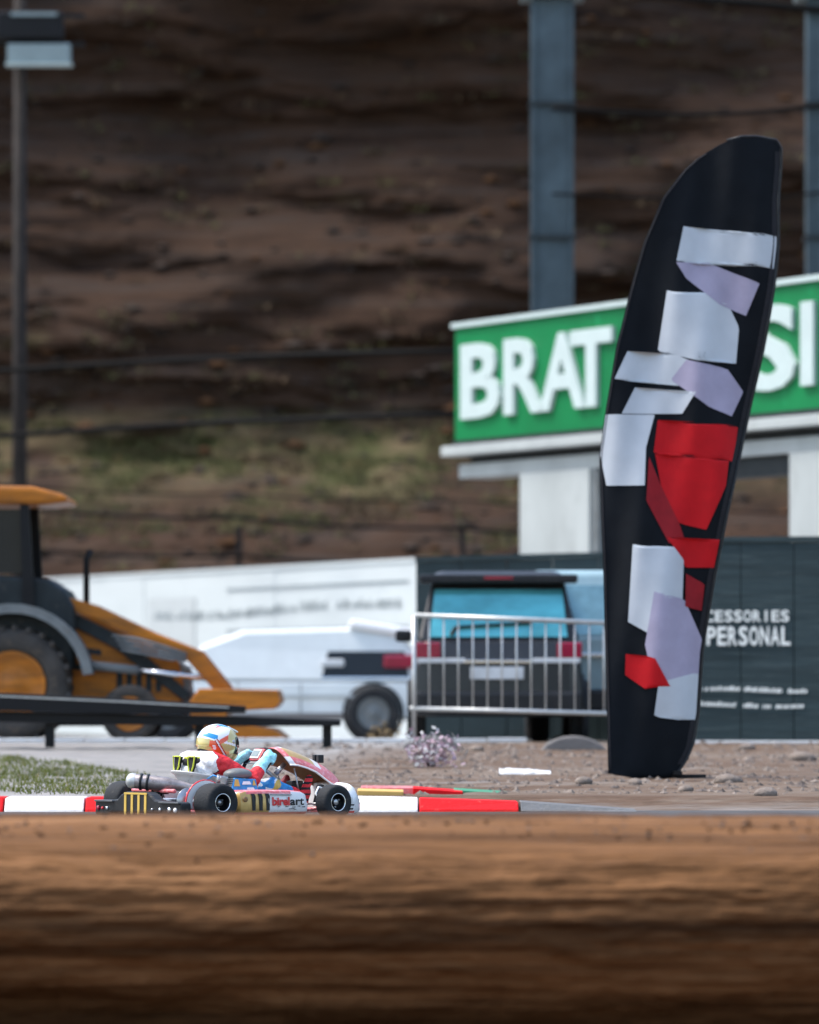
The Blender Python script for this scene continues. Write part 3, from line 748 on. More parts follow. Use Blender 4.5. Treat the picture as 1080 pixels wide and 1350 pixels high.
# ------------------------------------------------------------------ cars
def wheel(t, x, y, z, r, wd, axis=(0, 1, 0), tyre='tyre rubber', rim='galvanised'):
    ax = Vector(axis); h = wd / 2
    mb = MB(); mb.lathe([(0, -h * .86), (r * .14, -h * .86), (r * .2, -h * .66), (r * .5, -h * .62), (r * .56, -h * .92), (r * .6, -h * .92), (r * .6, h * .92), (r * .56, h * .92), (r * .5, h * .62), (r * .2, h * .66), (r * .14, h * .86), (0, h * .86)], (x, y, z), ax, 24)
    w_ = mb.build('wheel', rim, t)
    mb = MB(); mb.lathe([(r * .6, -h * .8), (r * .68, -h), (r * .9, -h), (r * .98, -h * .8), (r, -h * .4), (r, h * .4), (r * .98, h * .8), (r * .9, h), (r * .68, h), (r * .6, h * .8)], (x, y, z), ax, 32)
    mb.build('tyre', tyre, w_)
    return w_
def car(name, label, L, Wd, H, belt, paint, glass, prof_low, prof_cab, wheels, wr, loc, rz, lamp='tail lamp', grp=None):
    """local x = forward. Lower body: side outline lofted across the width with rounded shoulders; cabin tapers inwards."""
    t = thing(name, label, 'car', loc, rz, grp)
    def loft(prof, hw0, hw1, z0, z1, zb):
        rows = []
        for s in (-1.0, -.97, -.85, .85, .97, 1.0):
            ins = .05 if abs(s) == 1 else (.02 if abs(s) == .97 else 0)
            row = []
            for (x, z) in prof:
                f = (z - z0) / (z1 - z0); hw = hw0 + (hw1 - hw0) * max(0, min(1, f))
                cx = sum(p[0] for p in prof) / len(prof)
                row.append((x - math.copysign(ins, x - cx), s * hw, z - (ins if z > zb else -ins)))
            rows.append(row)
        return rows
    mb = MB(); zs = [p[1] for p in prof_low]; r_ = loft(prof_low, Wd / 2, Wd / 2 - .05, min(zs), max(zs), (min(zs) + max(zs)) / 2)
    mb.grid(r_, smooth=False, close=True); mb.add(r_[0], [tuple(range(len(r_[0])))]); mb.add(r_[-1], [tuple(range(len(r_[0])))[::-1]])
    mb.build('body', paint, t, bevel=.02)
    mb = MB(); zs = [p[1] for p in prof_cab]; r_ = loft(prof_cab, Wd / 2 - .06, Wd / 2 - .22, min(zs), max(zs), min(zs) + .2)
    mb.grid(r_, smooth=False, close=True); mb.add(r_[0], [tuple(range(len(r_[0])))]); mb.add(r_[-1], [tuple(range(len(r_[0])))[::-1]])
    mb.build('cabin', paint, t, bevel=.03)
    for x in wheels:
        for s in (-1, 1): wheel(t, x, s * (Wd / 2 - .04), wr, wr, .2, rim='machine grey')
        for s in (-1, 1):
            mb = MB(); mb.lathe([(wr * 1.02, -.02), (wr * 1.16, -.02), (wr * 1.16, .02), (wr * 1.02, .02)], (x, s * (Wd / 2 - .005), wr), (0, 1, 0), 28)
            mb.build('wheel_arch', 'black plastic', t)
    return t
# dark hatchback seen from behind
dk = car('dark_suv', 'dark tall car parked tail towards the track behind the steel barrier', 4.2, 1.80, 1.84, 1.0, 'car dark paint', 'sky reflecting glass',
         [(-2.05, .28), (-2.12, .5), (-2.1, .85), (-2.0, 1.08), (.8, 1.08), (1.9, .98), (2.1, .7), (2.1, .3)],
         [(-1.98, 1.05), (-1.72, 1.72), (-1.5, 1.82), (.2, 1.84), (1.05, 1.05)], (-1.35, 1.35), .34, ((657 - 540) / F * 57.5, 59.2, .36), R(90))
def dpart(name, m, f, bev=0): mb = MB(); f(mb); return mb.build(name, m, dk, bevel=bev)
def rear_quad(mb, y0, y1, za, zb, off=.015):   # on the sloped tailgate
    def xx(z): return -1.98 + (z - 1.05) / (1.72 - 1.05) * .26 - off
    mb.prism([(xx(za), y0, za), (xx(za), y1, za), (xx(zb), y1 * .93, zb), (xx(zb), y0 * .93, zb)], (.03, 0, 0))
dpart('rear_window', 'sky reflecting glass', lambda mb: rear_quad(mb, -.72, .72, 1.12, 1.62, .045))
dpart('window_rubber', 'black plastic', lambda mb: rear_quad(mb, -.76, .76, 1.08, 1.66, .022))
dpart('roof_spoiler', 'black plastic', lambda mb: mb.box((-1.80, 0, 1.73), (.34, 1.66, .09)), .02)
dpart('roof_lamp', 'tail lamp', lambda mb: mb.box((-1.98, 0, 1.74), (.02, .3, .03)))
for s in (-1, 1):
    dpart('tail_lamp', 'tail lamp', lambda mb: mb.box((-2.09, s * .74, .98), (.08, .26, .16)), .015)
    dpart('lamp_strip', 'lamp lens', lambda mb: mb.box((-2.13, s * .60, .87), (.03, .5, .05)), .008)
    dpart('side_mirror', 'black plastic', lambda mb: mb.box((.55, s * 1.0, 1.15), (.12, .18, .13)), .03)
dpart('number_plate', 'lamp lens', lambda mb: mb.box((-2.145, .02, .74), (.015, .56, .13)), .006)
dpart('plate_garnish', 'chrome', lambda mb: mb.box((-2.14, .02, .86), (.03, .70, .035)), .006)
dpart('bumper', 'black plastic', lambda mb: mb.box((-2.12, 0, .42), (.16, 1.74, .26)), .04)
dpart('rear_wiper', 'black metal', lambda mb: (mb.bar((-2.02, .5, 1.14), (-1.98, .45, 1.22), .03, .03), mb.bar((-1.985, .45, 1.22), (-1.97, -.35, 1.27), .02, .03)))
# pale van, mostly hidden by the flag
pv = thing('pale_van', 'pale blue silver van beside the dark car, mostly hidden by the feather flag', 'van', ((752 + 60 - 540) / F * 58.5, 60.4, .36), R(90))
mb = MB(); mb.prism([(-2.2, -.88, .3), (-2.25, -.88, 1.1), (-2.05, -.84, 1.84), (1.0, -.84, 1.88), (1.6, -.86, 1.2), (2.3, -.88, 1.0), (2.3, -.88, .3)], (0, 1.74, 0)); mb.build('body', 'car pale paint', pv, bevel=.06)
mb = MB(); mb.prism([(-2.25, -.74, 1.15), (-2.25, .74, 1.15), (-2.11, .70, 1.68), (-2.11, -.70, 1.68)], (.04, 0, 0)); mb.build('rear_window', 'pale glass', pv)
mb = MB(); mb.box((-2.27, 0, .93), (.04, 1.5, .05)); mb.build('trim_strip', 'chrome', pv, bevel=.01)
mb = MB(); mb.box((-2.26, 0, .45), (.14, 1.72, .24)); mb.build('bumper', 'black plastic', pv, bevel=.04)
for s in (-1, 1):
    mb = MB(); mb.box((-2.26, s * .78, 1.0), (.05, .14, .34)); mb.build('tail_lamp', 'tail lamp', pv, bevel=.02)
for x in (-1.4, 1.4):
    for s in (-1, 1): wheel(pv, x, s * .8, .33, .33, .2)
# white van, side on
wc = car('white_van', 'white panel van parked side on in front of the pale hoarding, rear to the right', 4.0, 1.7, 1.42, .8, 'car white paint', 'dark glass',
         [(-2.0, .25), (-2.06, .5), (-2.0, .74), (-.9, .76), (.9, .76), (1.9, .62), (2.0, .5), (1.98, .25)],
         [(-1.98, .72), (-1.90, 1.14), (-1.74, 1.34), (-1.2, 1.44), (.3, 1.40), (.8, 1.22), (1.25, .74)], (-1.38, 1.25), .34, ((352 - 540) / F * 70.5, 70.5, .27), R(180))
def wpart(name, m, f, bev=0): mb = MB(); f(mb); return mb.build(name, m, wc, bevel=bev)
def wwin(pts):
    def f(mb): mb.prism([(x, .85 - .06 - .16 * (z - .72) / .72 + .012, z) for x, z in pts], (0, -.02, 0))
    return f
wpart('rear_side_window', 'dark glass', wwin([(-1.84, .80), (-.72, .80), (-.80, 1.13), (-1.78, 1.13)]))
wpart('window_trim', 'chrome', wwin([(-1.84, .785), (-.72, .785), (-.72, .80), (-1.84, .80)]))
wpart('tail_lamp', 'tail lamp', lambda mb: mb.box((-1.72, .76, 1.0), (.42, .10, .17)), .03)
wpart('rear_lamp', 'lamp lens', lambda mb: mb.box((-.86, .765, .98), (.30, .05, .10)), .03)
wpart('roof_spoiler', 'white bodywork', lambda mb: mb.box((-1.58, .1, 1.40), (1.05, 1.2, .13), Matrix.Rotation(R(-9), 3, 'Y')), .05)
wpart('bumper', 'black plastic', lambda mb: mb.box((-1.98, 0, .38), (.16, 1.66, .2)), .04)
wpart('side_sill', 'grey cast concrete', lambda mb: mb.box((-.1, .845, .30), (2.0, .03, .09)), .01)
for x in (-.45, .35): wpart('panel_seam', 'machine grey', lambda mb: mb.box((x, .853, .52), (.012, .008, .42)))
wpart('side_moulding', 'pale grey print', lambda mb: mb.box((-.1, .856, .56), (2.1, .02, .05)), .008)

# ------------------------------------------------------------------ crowd-control barrier and its concrete weights
br = thing('crowd_barrier', 'galvanised steel crowd barrier with upright bars in front of the dark car', 'barrier', ((690 - 540) / F * 54.6, 54.6, .34))
def bz(py): return EYE + (900 - py) / F * 54.6 - .34
def bx_(px): return (px - 690) / F * 54.6
mb = MB(); mb.tube([(bx_(548), 0, bz(811)), (bx_(848), 0, bz(823))], .024, 10); mb.build('top_rail', 'galvanised', br)
mb = MB(); mb.tube([(bx_(540), 0, bz(934)), (bx_(848), 0, bz(942))], .024, 10); mb.build('bottom_rail', 'galvanised', br)
for px in (546, 846):
    mb = MB(); mb.tube([(bx_(px), 0, .03), (bx_(px), 0, bz(812))], .022, 10); mb.build('end_post', 'galvanised', br)
    mb = MB(); mb.tube([(bx_(px), -.25, .02), (bx_(px), -.2, .05), (bx_(px), .2, .05), (bx_(px), .25, .02)], .02, 8); mb.build('foot', 'galvanised', br)
k = 0
for px in np.arange(566, 842, 19.2):
    f = (px - 548) / 300
    mb = MB(); mb.tube([(bx_(px), 0, bz(935 + 8 * f)), (bx_(px), 0, bz(812 + 11 * f))], .0085, 8); mb.build('upright_bar', 'galvanised', br)
cb = None
for px, lab in ((570, 'grey half round concrete weight at the left end of the steel barrier'), (757, 'grey half round concrete weight under the steel barrier beside the feather flag')):
    x = (px - 540) / F * 54.2; mb = MB(); pr = [(-.33 + .66 * i / 12, 0, .15 * math.sin(math.pi * i / 12) ** .6 + .0) for i in range(13)]
    mb.prism(pr, (0, .34, 0)); o = mb.build('concrete_weight', 'grey cast concrete', bevel=.02); o.location = (x, 54.25, .32); tag(o, lab, 'concrete weight', 'concrete weights under the barrier')

# ------------------------------------------------------------------ backhoe loader
D = 57.5; s_ = D / F
bh = thing('backhoe_loader', 'orange backhoe loader with cab and front bucket parked at the left edge', 'backhoe', ((100 - 540) * s_, D + 1.0, .36))
OX, OZ = (100 - 540) * s_, .36
def q(px, py, y=0.0): return ((px - 540) * s_ - OX, y, EYE + (900 - py) * s_ - OZ)
def bpart(name, m, f, bev=0.0, parent=None): mb = MB(); f(mb); return mb.build(name, m, parent or bh, bevel=bev)
def poly(pts, y0, y1): return lambda mb: mb.prism([q(a, b, y0) for a, b in pts], (0, y1 - y0, 0))
bpart('hood', 'orange paint', poly([(62, 800), (120, 812), (180, 842), (232, 870), (240, 905), (238, 935), (60, 935), (58, 830)], -.45, .45), .04)
bpart('chassis', 'machine dark', poly([(-140, 932), (240, 932), (240, 958), (-140, 958)], -.4, .4), .02)
bpart('lower_body', 'orange paint', poly([(-140, 880), (62, 884), (62, 930), (-140, 930)], -.55, .55), .03)
bpart('grille', 'machine grey', poly([(228, 868), (246, 880), (250, 930), (239, 930)], -.4, .4), .02)
for i in range(5):
    bpart('hood_vent', 'machine dark', poly([(150 + i * 13, 884 + i), (158 + i * 13, 884 + i), (158 + i * 13, 912), (150 + i * 13, 912)], -.462, -.452))
bpart('hood_stripe', 'machine dark', poly([(70, 874), (232, 884), (232, 892), (70, 881)], -.466, -.456))
bpart('cab_roof', 'orange paint', poly([(-150, 645), (-60, 639), (40, 640), (84, 651), (90, 660), (60, 664), (-150, 664)], -.85, .85), .05)
for px in (-120, 30):
    for y in (-.75, .75): bpart('cab_post', 'black metal', poly([(px - 6, 664), (px + 6, 664), (px + 14, 800), (px - 2, 800)], y - .04, y + .04))
bpart('cab_body', 'machine dark', poly([(-150, 765), (-20, 757), (60, 762), (84, 778), (96, 800), (96, 884), (-150, 884)], -.72, .72), .04)
bpart('seat', 'black fabric', poly([(-70, 690), (-45, 690), (-30, 760), (-80, 760)], -.22, .22), .03)
bpart('steering_column', 'black metal', lambda mb: mb.tube([q(30, 762, 0), q(5, 735, 0)], .03, 8))
# rear fender arc
def arc(mb):
    c = q(15, 903, 0); rows = []
    for y in (-.95, -.45):
        for rr in (.80, .86): pass
    out = []
    for i in range(17):
        a = R(8 + 170 * i / 16); out.append((c[0] + .86 * math.cos(a), -.98, c[2] + .86 * math.sin(a)))
    for i in range(17):
        a = R(178 - 170 * i / 16); out.append((c[0] + .76 * math.cos(a), -.98, c[2] + .76 * math.sin(a)))
    n = len(out)
    vs = out + [(p[0], -.5, p[2]) for p in out]; m_ = n // 2
    fs = []
    for k in range(m_ - 1):
        fs += [(k, k + 1, n - 2 - k, n - 1 - k), (n + k + 1, n + k, 2 * n - 1 - k, 2 * n - 2 - k)]
    fs += [(i, (i + 1) % n, n + (i + 1) % n, n + i) for i in range(n)]
    mb.add(vs, fs)
bpart('fender', 'machine grey', arc)
for y in (-.72, .72):
    wheel(bh, q(15, 903)[0], y, q(0, 903)[2] - .0, .60, .46, tyre='wheel tread dust', rim='orange paint')
    wheel(bh, q(170, 938)[0], y, .31, .31, .28, tyre='wheel tread dust', rim='orange paint')
for y in (-.62, .54):
    bpart('loader_arm', 'orange paint', poly([(64, 780), (120, 796), (196, 832), (262, 858), (300, 905), (310, 930), (296, 930), (282, 912), (246, 872), (190, 846), (116, 812), (62, 796)], y, y + .1), .015)
    bpart('arm_link', 'machine dark', poly([(84, 802), (160, 840), (250, 915), (240, 925), (150, 856), (80, 818)], y + .11, y + .19), .01)
    bpart('hydraulic_cylinder', 'machine grey', lambda mb, y=y: mb.tube([q(110, 876, y - .04), q(180, 884, y - .04)], .05, 10))
    bpart('piston_rod', 'chrome', lambda mb, y=y: mb.tube([q(175, 883, y - .04), q(262, 893, y - .04)], .028, 10))
for i in range(4):
    bpart('hydraulic_hose', 'machine grey', lambda mb, i=i: mb.tube([q(146 + i * 4, 838 + i * 6, -.68), q(180, 842 + i * 6, -.74), q(214, 852 + i * 5, -.72), q(244, 862 + i * 3, -.66)], .018, 6))
cx_, cz_ = q(15, 903)[0], q(0, 903)[2]
for k in range(26):
    a = 2 * math.pi * k / 26
    for sd_ in (0, 1):
        bpart('tyre_lug', 'wheel tread dust', lambda mb: mb.box((cx_ + .60 * math.cos(a + sd_ * .12), -.72 + (.11 if sd_ else -.11), cz_ + .60 * math.sin(a + sd_ * .12)), (.05, .22, .055), Matrix.Rotation(-a, 3, 'Y') @ Matrix.Rotation(.5 if sd_ else -.5, 3, 'X')))
bpart('engine_decal', 'black plastic', poly([(80, 850), (130, 856), (130, 864), (80, 858)], -.456, -.451))
bpart('cab_glass', 'dark glass', poly([(-106, 670), (24, 670), (30, 755), (-112, 755)], -.70, -.69))
bpart('exhaust_stack', 'black metal', lambda mb: mb.tube([q(108, 812, -.2), q(108, 735, -.2), q(114, 722, -.2)], .035, 10))
bpart('side_step', 'machine grey', poly([(62, 940), (110, 940), (110, 946), (62, 946)], -.7, -.45))
bpart('head_lamp', 'lamp lens', poly([(206, 856), (226, 862), (226, 872), (206, 868)], -.5, -.44), .01)
def bucket(mb):
    out = [(262, 908), (366, 910), (370, 925), (362, 935), (300, 938), (296, 952), (362, 962), (378, 974), (372, 977), (272, 977), (252, 955), (250, 925)]
    mb.prism([q(a, b, -.95) for a, b in out], (0, 1.9, 0))
bk = bpart('bucket', 'orange paint', bucket, .015)
for k in range(7):
    y = -.9 + k * .29; bpart('bucket_tooth', 'machine grey', lambda mb: mb.prism([q(368, 972, y), q(368, 977, y), q(392, 978, y)], (0, .07, 0)), parent=bk)
# rear digging arm, folded
bpart('digging_boom', 'orange paint', poly([(-150, 900), (-160, 700), (-215, 560), (-230, 568), (-190, 720), (-190, 900)], -.12, .12), .02)
bpart('dipper', 'orange paint', poly([(-215, 560), (-260, 620), (-270, 800), (-256, 800), (-240, 640), (-205, 580)], -.1, .1), .02)

# black steel loading ramps
rp = thing('loading_ramp', 'long black steel ramp beams lying on short feet in front of the backhoe', 'ramp', ((150 - 540) / F * 54, 54.6, .35))
def rq(px, py, y): return ((px - 150) / F * 54, y, EYE + (900 - py) / F * 54 - .35)
def rpart(name, m, pts, y0, y1, bev=.006): mb = MB(); mb.prism([rq(a, b, y0) for a, b in pts], (0, y1 - y0, 0)); return mb.build(name, m, rp, bevel=bev)
rpart('upper_beam', 'black metal', [(-260, 905), (-40, 912), (160, 921), (322, 931), (322, 940), (160, 942), (-40, 936), (-260, 930)], -.2, .0)
rpart('edge_strip', 'steel', [(-260, 908), (-40, 915), (160, 924), (300, 932), (300, 934), (160, 926.5), (-40, 917.5), (-260, 910.5)], -.206, -.202, 0)
rpart('lower_beam', 'black metal', [(-260, 932), (160, 942), (320, 945), (448, 950), (448, 958), (300, 958), (160, 956), (-260, 946)], -.1, .25)
for px in (-180, 60, 260, 430):
    mb = MB(); a = rq(px, 955, .1); mb.box((a[0], .08, a[2] / 2 - .0), (.09, .12, a[2])); mb.build('foot', 'black metal', rp)

# ------------------------------------------------------------------ feather flag
FD = 47.0
LE = [(178, 985), (183, 962), (191, 945), (205, 922), (222, 903), (260, 874), (320, 849), (380, 832), (460, 812), (540, 799), (600, 791), (680, 793), (760, 796), (860, 798), (960, 800), (1022, 801)]
RE = [(178, 1000), (181, 1024), (190, 1031), (215, 1031), (260, 1027), (320, 1027), (380, 1020), (460, 1006), (540, 988), (600, 975), (680, 957), (760, 941), (860, 925), (940, 920), (985, 912), (1012, 898), (1028, 884)]
def lin(tab, t):
    if t <= tab[0][0]: return tab[0][1]
    for (a, va), (b, vb) in zip(tab, tab[1:]):
        if t <= b: return va + (vb - va) * (t - a) / (b - a)
    return tab[-1][1]
def fold(px, py):
    u = (px - 790) / 240; v = (py - 178) / 850
    return .10 * math.sin(u * 5.2 + v * 4.0) * (.4 + v) + .045 * math.sin(u * 13 - v * 9 + 1) + .012 * math.sin(u * 31 + v * 17) + .25 * u
fl = thing('feather_flag', 'tall black feather flag printed with white and red shapes on the bank', 'flag', tuple(P(893, 1034, FD)))
fo = P(893, 1034, FD)
def FPt(px, py, off=0): v = P(px, py, FD); v.y += fold(px, py) - off; return v
rows = []; pys = list(np.linspace(178, 200, 8)) + list(np.linspace(206, 1027, 110))
for py in pys:
    l, r = lin(LE, py), lin(RE, py)
    if py > 1022: l = l + (py - 1022) * 8
    rows.append([FPt(l + (r - l) * i / 36, py) for i in range(37)])
mb = MB(); mb.grid(rows); cl = mb.build('flag_cloth', 'flag cloth', fl, origin=fo)
sol = cl.modifiers.new('thick', 'SOLIDIFY'); sol.thickness = .004
path = [FPt(893, 1046) - Vector((0, 0, .05))] + [FPt(lin(RE, p) + 2, p) for p in list(range(1020, 260, -20)) + [250, 235, 222, 210, 200, 192, 186, 181]] + [FPt(1000, 177), FPt(980, 178), FPt(960, 183)]
mb = MB(); mb.tube(path, [.016] * (len(path) - 14) + [.012] * 14, 8); mb.build('pole', 'black plastic', fl, origin=fo)
b0 = FPt(893, 1040)
mb = MB(); mb.box((b0.x, b0.y, bank_z(b0.x, b0.y) + .015), (.5, .07, .03)); mb.box((b0.x, b0.y, bank_z(b0.x, b0.y) + .046), (.07, .5, .03)); mb.build('cross_base', 'black metal', fl, origin=fo)
mb = MB(); mb.grid([[FPt(lin(RE, p) - 7 + 6.5 * k / 3, p, .012 - .002 * abs(k - 1)) for k in range(4)] for p in list(np.linspace(196, 1008, 120))]); mb.build('pole_sleeve', 'black fabric', fl, origin=fo)
mb = MB(); mb.tube([FPt(lin(LE, p) + 3, p, .006) for p in list(np.linspace(200, 1015, 110))], .007, 5); mb.build('hem', 'black fabric', fl, origin=fo)
def patch(name, pts, m, off, m2=None):
    ymin, ymax = min(p[1] for p in pts), max(p[1] for p in pts); n = max(6, int((ymax - ymin) / 3)); rws = []
    for i in range(n + 1):
        y = ymin + .01 + (ymax - ymin - .02) * i / n; xs_ = []
        for (a, b) in zip(pts, pts[1:] + pts[:1]):
            if (a[1] - y) * (b[1] - y) < 0: xs_.append(a[0] + (b[0] - a[0]) * (y - a[1]) / (b[1] - a[1]))
        if len(xs_) < 2: continue
        x0, x1 = min(xs_), max(xs_); x1 = min(x1, lin(RE, y) - 1); x0 = max(x0, lin(LE, y) + 1)
        if x1 <= x0: continue
        rws.append([FPt(x0 + (x1 - x0) * k / 12, y, off) for k in range(13)])
    mb = MB(); mb.grid(rws); mb.build(name, m, fl, origin=fo)
patch('printed_shape', [(902, 297), (1028, 308), (1022, 352), (892, 345)], 'flag white', .010)
patch('printed_shape', [(892, 345), (935, 345), (1003, 372), (985, 415), (950, 400), (905, 366)], 'flag lilac', .012)
patch('printed_shape', [(880, 382), (935, 384), (962, 400), (976, 430), (972, 478), (925, 476), (868, 462)], 'flag white', .010)
patch('printed_shape', [(828, 462), (890, 466), (925, 482), (895, 508), (810, 500)], 'flag white', .010)
patch('printed_shape', [(905, 474), (960, 485), (982, 515), (966, 548), (935, 536), (885, 500)], 'flag lilac', .012)
patch('printed_shape', [(838, 510), (918, 516), (900, 545), (820, 545)], 'flag white', .012)
patch('printed_shape', [(794, 543), (864, 546), (852, 590), (850, 640), (800, 640), (790, 590)], 'flag white', .010)
patch('printed_emblem', [(868, 553), (975, 560), (968, 608), (862, 598)], 'flag red', .010)
patch('printed_emblem', [(864, 598), (962, 606), (958, 640), (932, 698), (896, 690), (872, 640)], 'flag red', .012)
patch('printed_emblem', [(856, 602), (872, 640), (896, 690), (905, 716), (882, 716), (852, 660)], 'flag dark red', .014)
patch('printed_emblem', [(880, 708), (950, 710), (946, 748), (905, 748)], 'flag red', .016)
patch('printed_shape', [(834, 718), (888, 720), (902, 738), (900, 800), (860, 838), (828, 820)], 'flag white', .018)
patch('printed_shape', [(862, 780), (903, 790), (930, 850), (924, 890), (905, 905), (862, 905), (850, 850)], 'flag lilac', .020)
patch('printed_shape', [(868, 900), (925, 885), (920, 952), (862, 945)], 'flag white', .022)
patch('printed_emblem', [(825, 862), (862, 866), (884, 906), (850, 908), (824, 890)], 'flag red', .024)
patch('printed_emblem', [(905, 756), (930, 770), (926, 805), (904, 800)], 'flag dark red', .026)

# ------------------------------------------------------------------ racing kart
KP = ((302 - 540) / F * 40, 40.0, 0.0); KY = R(36)
kt = thing('racing_kart', 'white, red and gold racing kart speeding to the right behind the soil mound', 'kart', KP, KY)
def kp(name, m, f, bev=0.0, parent=None): mb = MB(); f(mb); return mb.build(name, m, parent or kt, bevel=bev)
# chassis
kp('floor_pan', 'steel', lambda mb: mb.box((.33, 0, .045), (.85, .56, .006)))
def rails(mb):
    for s in (-1, 1):
        mb.tube([(-.66, s * .32, .07), (-.3, s * .33, .055), (.3, s * .30, .055), (.62, s * .22, .06), (.78, s * .2, .07)], .015, 8)
        mb.tube([(.3, s * .3, .055), (.5, s * .42, .08), (.53, s * .48, .12)], .014, 8)
        mb.tube([(-.35, s * .33, .06), (-.3, s * .55, .09), (.22, s * .55, .09), (.3, s * .3, .06)], .010, 8)
    for x in (-.64, -.2, .3, .74): mb.tube([(x, -.3, .06), (x, .3, .06)], .014, 8)
kp('chassis_frame', 'pink red bodywork', rails)
kp('rear_axle', 'steel', lambda mb: mb.tube([(-.52, -.66, .14), (-.52, .66, .14)], .022, 14))
kp('axle_carrier', 'pink red bodywork', lambda mb: (mb.box((-.52, .3, .14), (.1, .035, .14)), mb.box((-.52, -.3, .14), (.1, .035, .14)), mb.tube([(-.62, .34, .215), (-.62, -.22, .215)], .016, 10)), .008)
kp('sprocket', 'steel', lambda mb: mb.lathe([(0, -.003), (.10, -.003), (.10, .003), (0, .003)], (-.52, -.24, .14), (0, 1, 0), 30))
kp('brake_disc', 'burnt steel', lambda mb: mb.lathe([(.03, -.004), (.09, -.004), (.09, .004), (.03, .004)], (-.52, .2, .14), (0, 1, 0), 30))
def kwheel(x, y, r, wd, rr, steer=0):
    s = -1 if y < 0 else 1; h = wd / 2; O = (x, y, r); ax = Matrix.Rotation(steer, 3, 'Z') @ Vector((0, s, 0))
    mb = MB(); mb.lathe([(rr * .30, -h * .1), (rr * .34, .15 * h), (rr * .80, .1 * h), (rr * .88, .55 * h), (rr * .9, h * .92), (rr * 1.0, h * .96), (rr * 1.02, h * .9), (rr * 1.0, h * .3), (rr * 1.0, -h * .9), (rr * .9, -h * .9), (rr * .85, -h * .1), (rr * .3, -h * .1)], O, ax, 40, mi=[0, 0, 0, 0, 1, 1, 1, 0, 0, 0, 0])
    w_ = mb.build('wheel', ['black metal', 'chrome'], kt)
    mb = MB(); mb.lathe([(rr, h * .86), (rr * 1.06, h * .98), (r * .80, h * 1.02), (r * .90, h * .98), (r * .965, h * .84), (r * .992, h * .6), (r, h * .2), (r, -h * .2), (r * .992, -h * .6), (r * .965, -h * .84), (r * .9, -h * .98), (r * .8, -h * 1.02), (rr, -h * .9)], O, ax, 56)
    mb.build('tyre', 'tyre rubber', w_)
    mb = MB(); mb.lathe([(0, h * .55), (.02, h * .55), (.024, h * .5), (.024, -.1 * h), (rr * .3, -.1 * h)], O, ax, 16)
    for k in range(3):
        a = k * 2.09 + .5; c = Vector(O) + Vector((math.cos(a) * .036, 0, math.sin(a) * .036)); mb.tube([c, c + ax * h * .45], .008, 8)
    mb.build('hub', 'steel', w_)
    return w_
kwheel(-.52, -.595, .139, .205, .066); kwheel(-.52, .595, .139, .205, .066)
kwheel(.53, -.575, .128, .13, .066, R(2)); kwheel(.53, .575, .128, .13, .066, R(2))
# rear bumper with the raised number panel
def rb(mb):
    out = []
    for y, zt in [(-.57, .135), (-.54, .145), (-.34, .145), (-.28, .150), (-.22, .158), (-.17, .19), (-.12, .208), (.02, .212), (.16, .208), (.22, .19), (.27, .155), (.34, .145), (.54, .145), (.57, .135)]: out.append((-.80, y, zt))
    bot = [(.57, .03), (.40, .03), (.34, .055), (-.34, .055), (-.40, .03), (-.57, .03)]
    for y, z in bot: out.append((-.80, y, z))
    mb.prism(out, (.09, 0, 0))
bm = kp('rear_bumper', 'black plastic', rb, .014)
for yy, ll in ((-.43, .26), (.43, .24)): kp('bumper_ledge', 'dark grey plastic', lambda mb: mb.box((-.805, yy, .137), (.03, ll, .014)), .004, bm)
for k in range(4):
    y = .16 - k * .088; kp('yellow_stripe', 'yellow stripe', lambda mb: mb.prism([(-.8045, y + .014, .03), (-.8045, y - .014, .03), (-.8045, y - .014 - .004, .196), (-.8045, y + .014 - .004, .196)], (.004, 0, 0)), 0, bm)
kp('yellow_stripe', 'yellow stripe', lambda mb: mb.box((-.8045, .02, .197), (.004, .30, .014)), 0, bm)
for y, r, m in ((-.42, .022, 'chrome'), (-.50, .018, 'white bodywork'), (-.3, .014, 'chrome'), (-.20, .01, 'steel'), (.4, .014, 'chrome'), (.52, .018, 'tail lamp'), (.46, .010, 'red bodywork')):
    kp('bumper_bolt', m, lambda mb: mb.lathe([(0, .012), (r * .8, .012), (r, .006), (r, 0)], (-.80, y, .085), (-1, 0, 0), 14), 0, bm)
for y in (-.25, .25): kp('bumper_bracket', 'steel', lambda mb: mb.tube([(-.72, y, .1), (-.62, y, .1)], .016, 8))
# exhaust: silencer, cone, header
ex0 = Vector((-.39, -.24, .235)); ex1 = Vector((-.79, .13, .290)); dv = ex1 - ex0
ax = dv.normalized(); Lx = dv.length
ex = kp('exhaust', 'burnt steel', lambda mb: mb.lathe([(.018, -.10), (.022, 0), (.026, .10), (.040, .19), (.052, .25), (.054, .30), (.054, Lx - .02), (.050, Lx - .006)], ex0, ax, 28))
kp('silencer_cap', 'galvanised', lambda mb: mb.lathe([(.0545, Lx - .05), (.057, Lx - .02), (.05, Lx), (.03, Lx + .016), (.018, Lx + .02), (0, Lx + .02)], ex0, ax, 28), 0, ex)
for hh in (Lx - .15, Lx - .10): kp('strap', 'black plastic', lambda mb: mb.lathe([(.055, hh), (.062, hh), (.062, hh + .016), (.055, hh + .016)], ex0, ax, 28), 0, ex)
kp('exhaust_header', 'burnt steel', lambda mb: mb.tube([ex0 - ax * .1, ex0 - ax * .18 + Vector((0, 0, -.01)), (-.22, -.36, .20), (-.16, -.38, .19)], .019, 12), 0, ex)
kp('exhaust_bracket', 'black metal', lambda mb: (mb.tube([(-.6, .0, .225), (-.58, .0, .1)], .008, 8), mb.tube([(-.64, .05, .225), (-.62, .05, .1)], .008, 8), mb.box((-.6, .01, .2), (.09, .1, .02))))
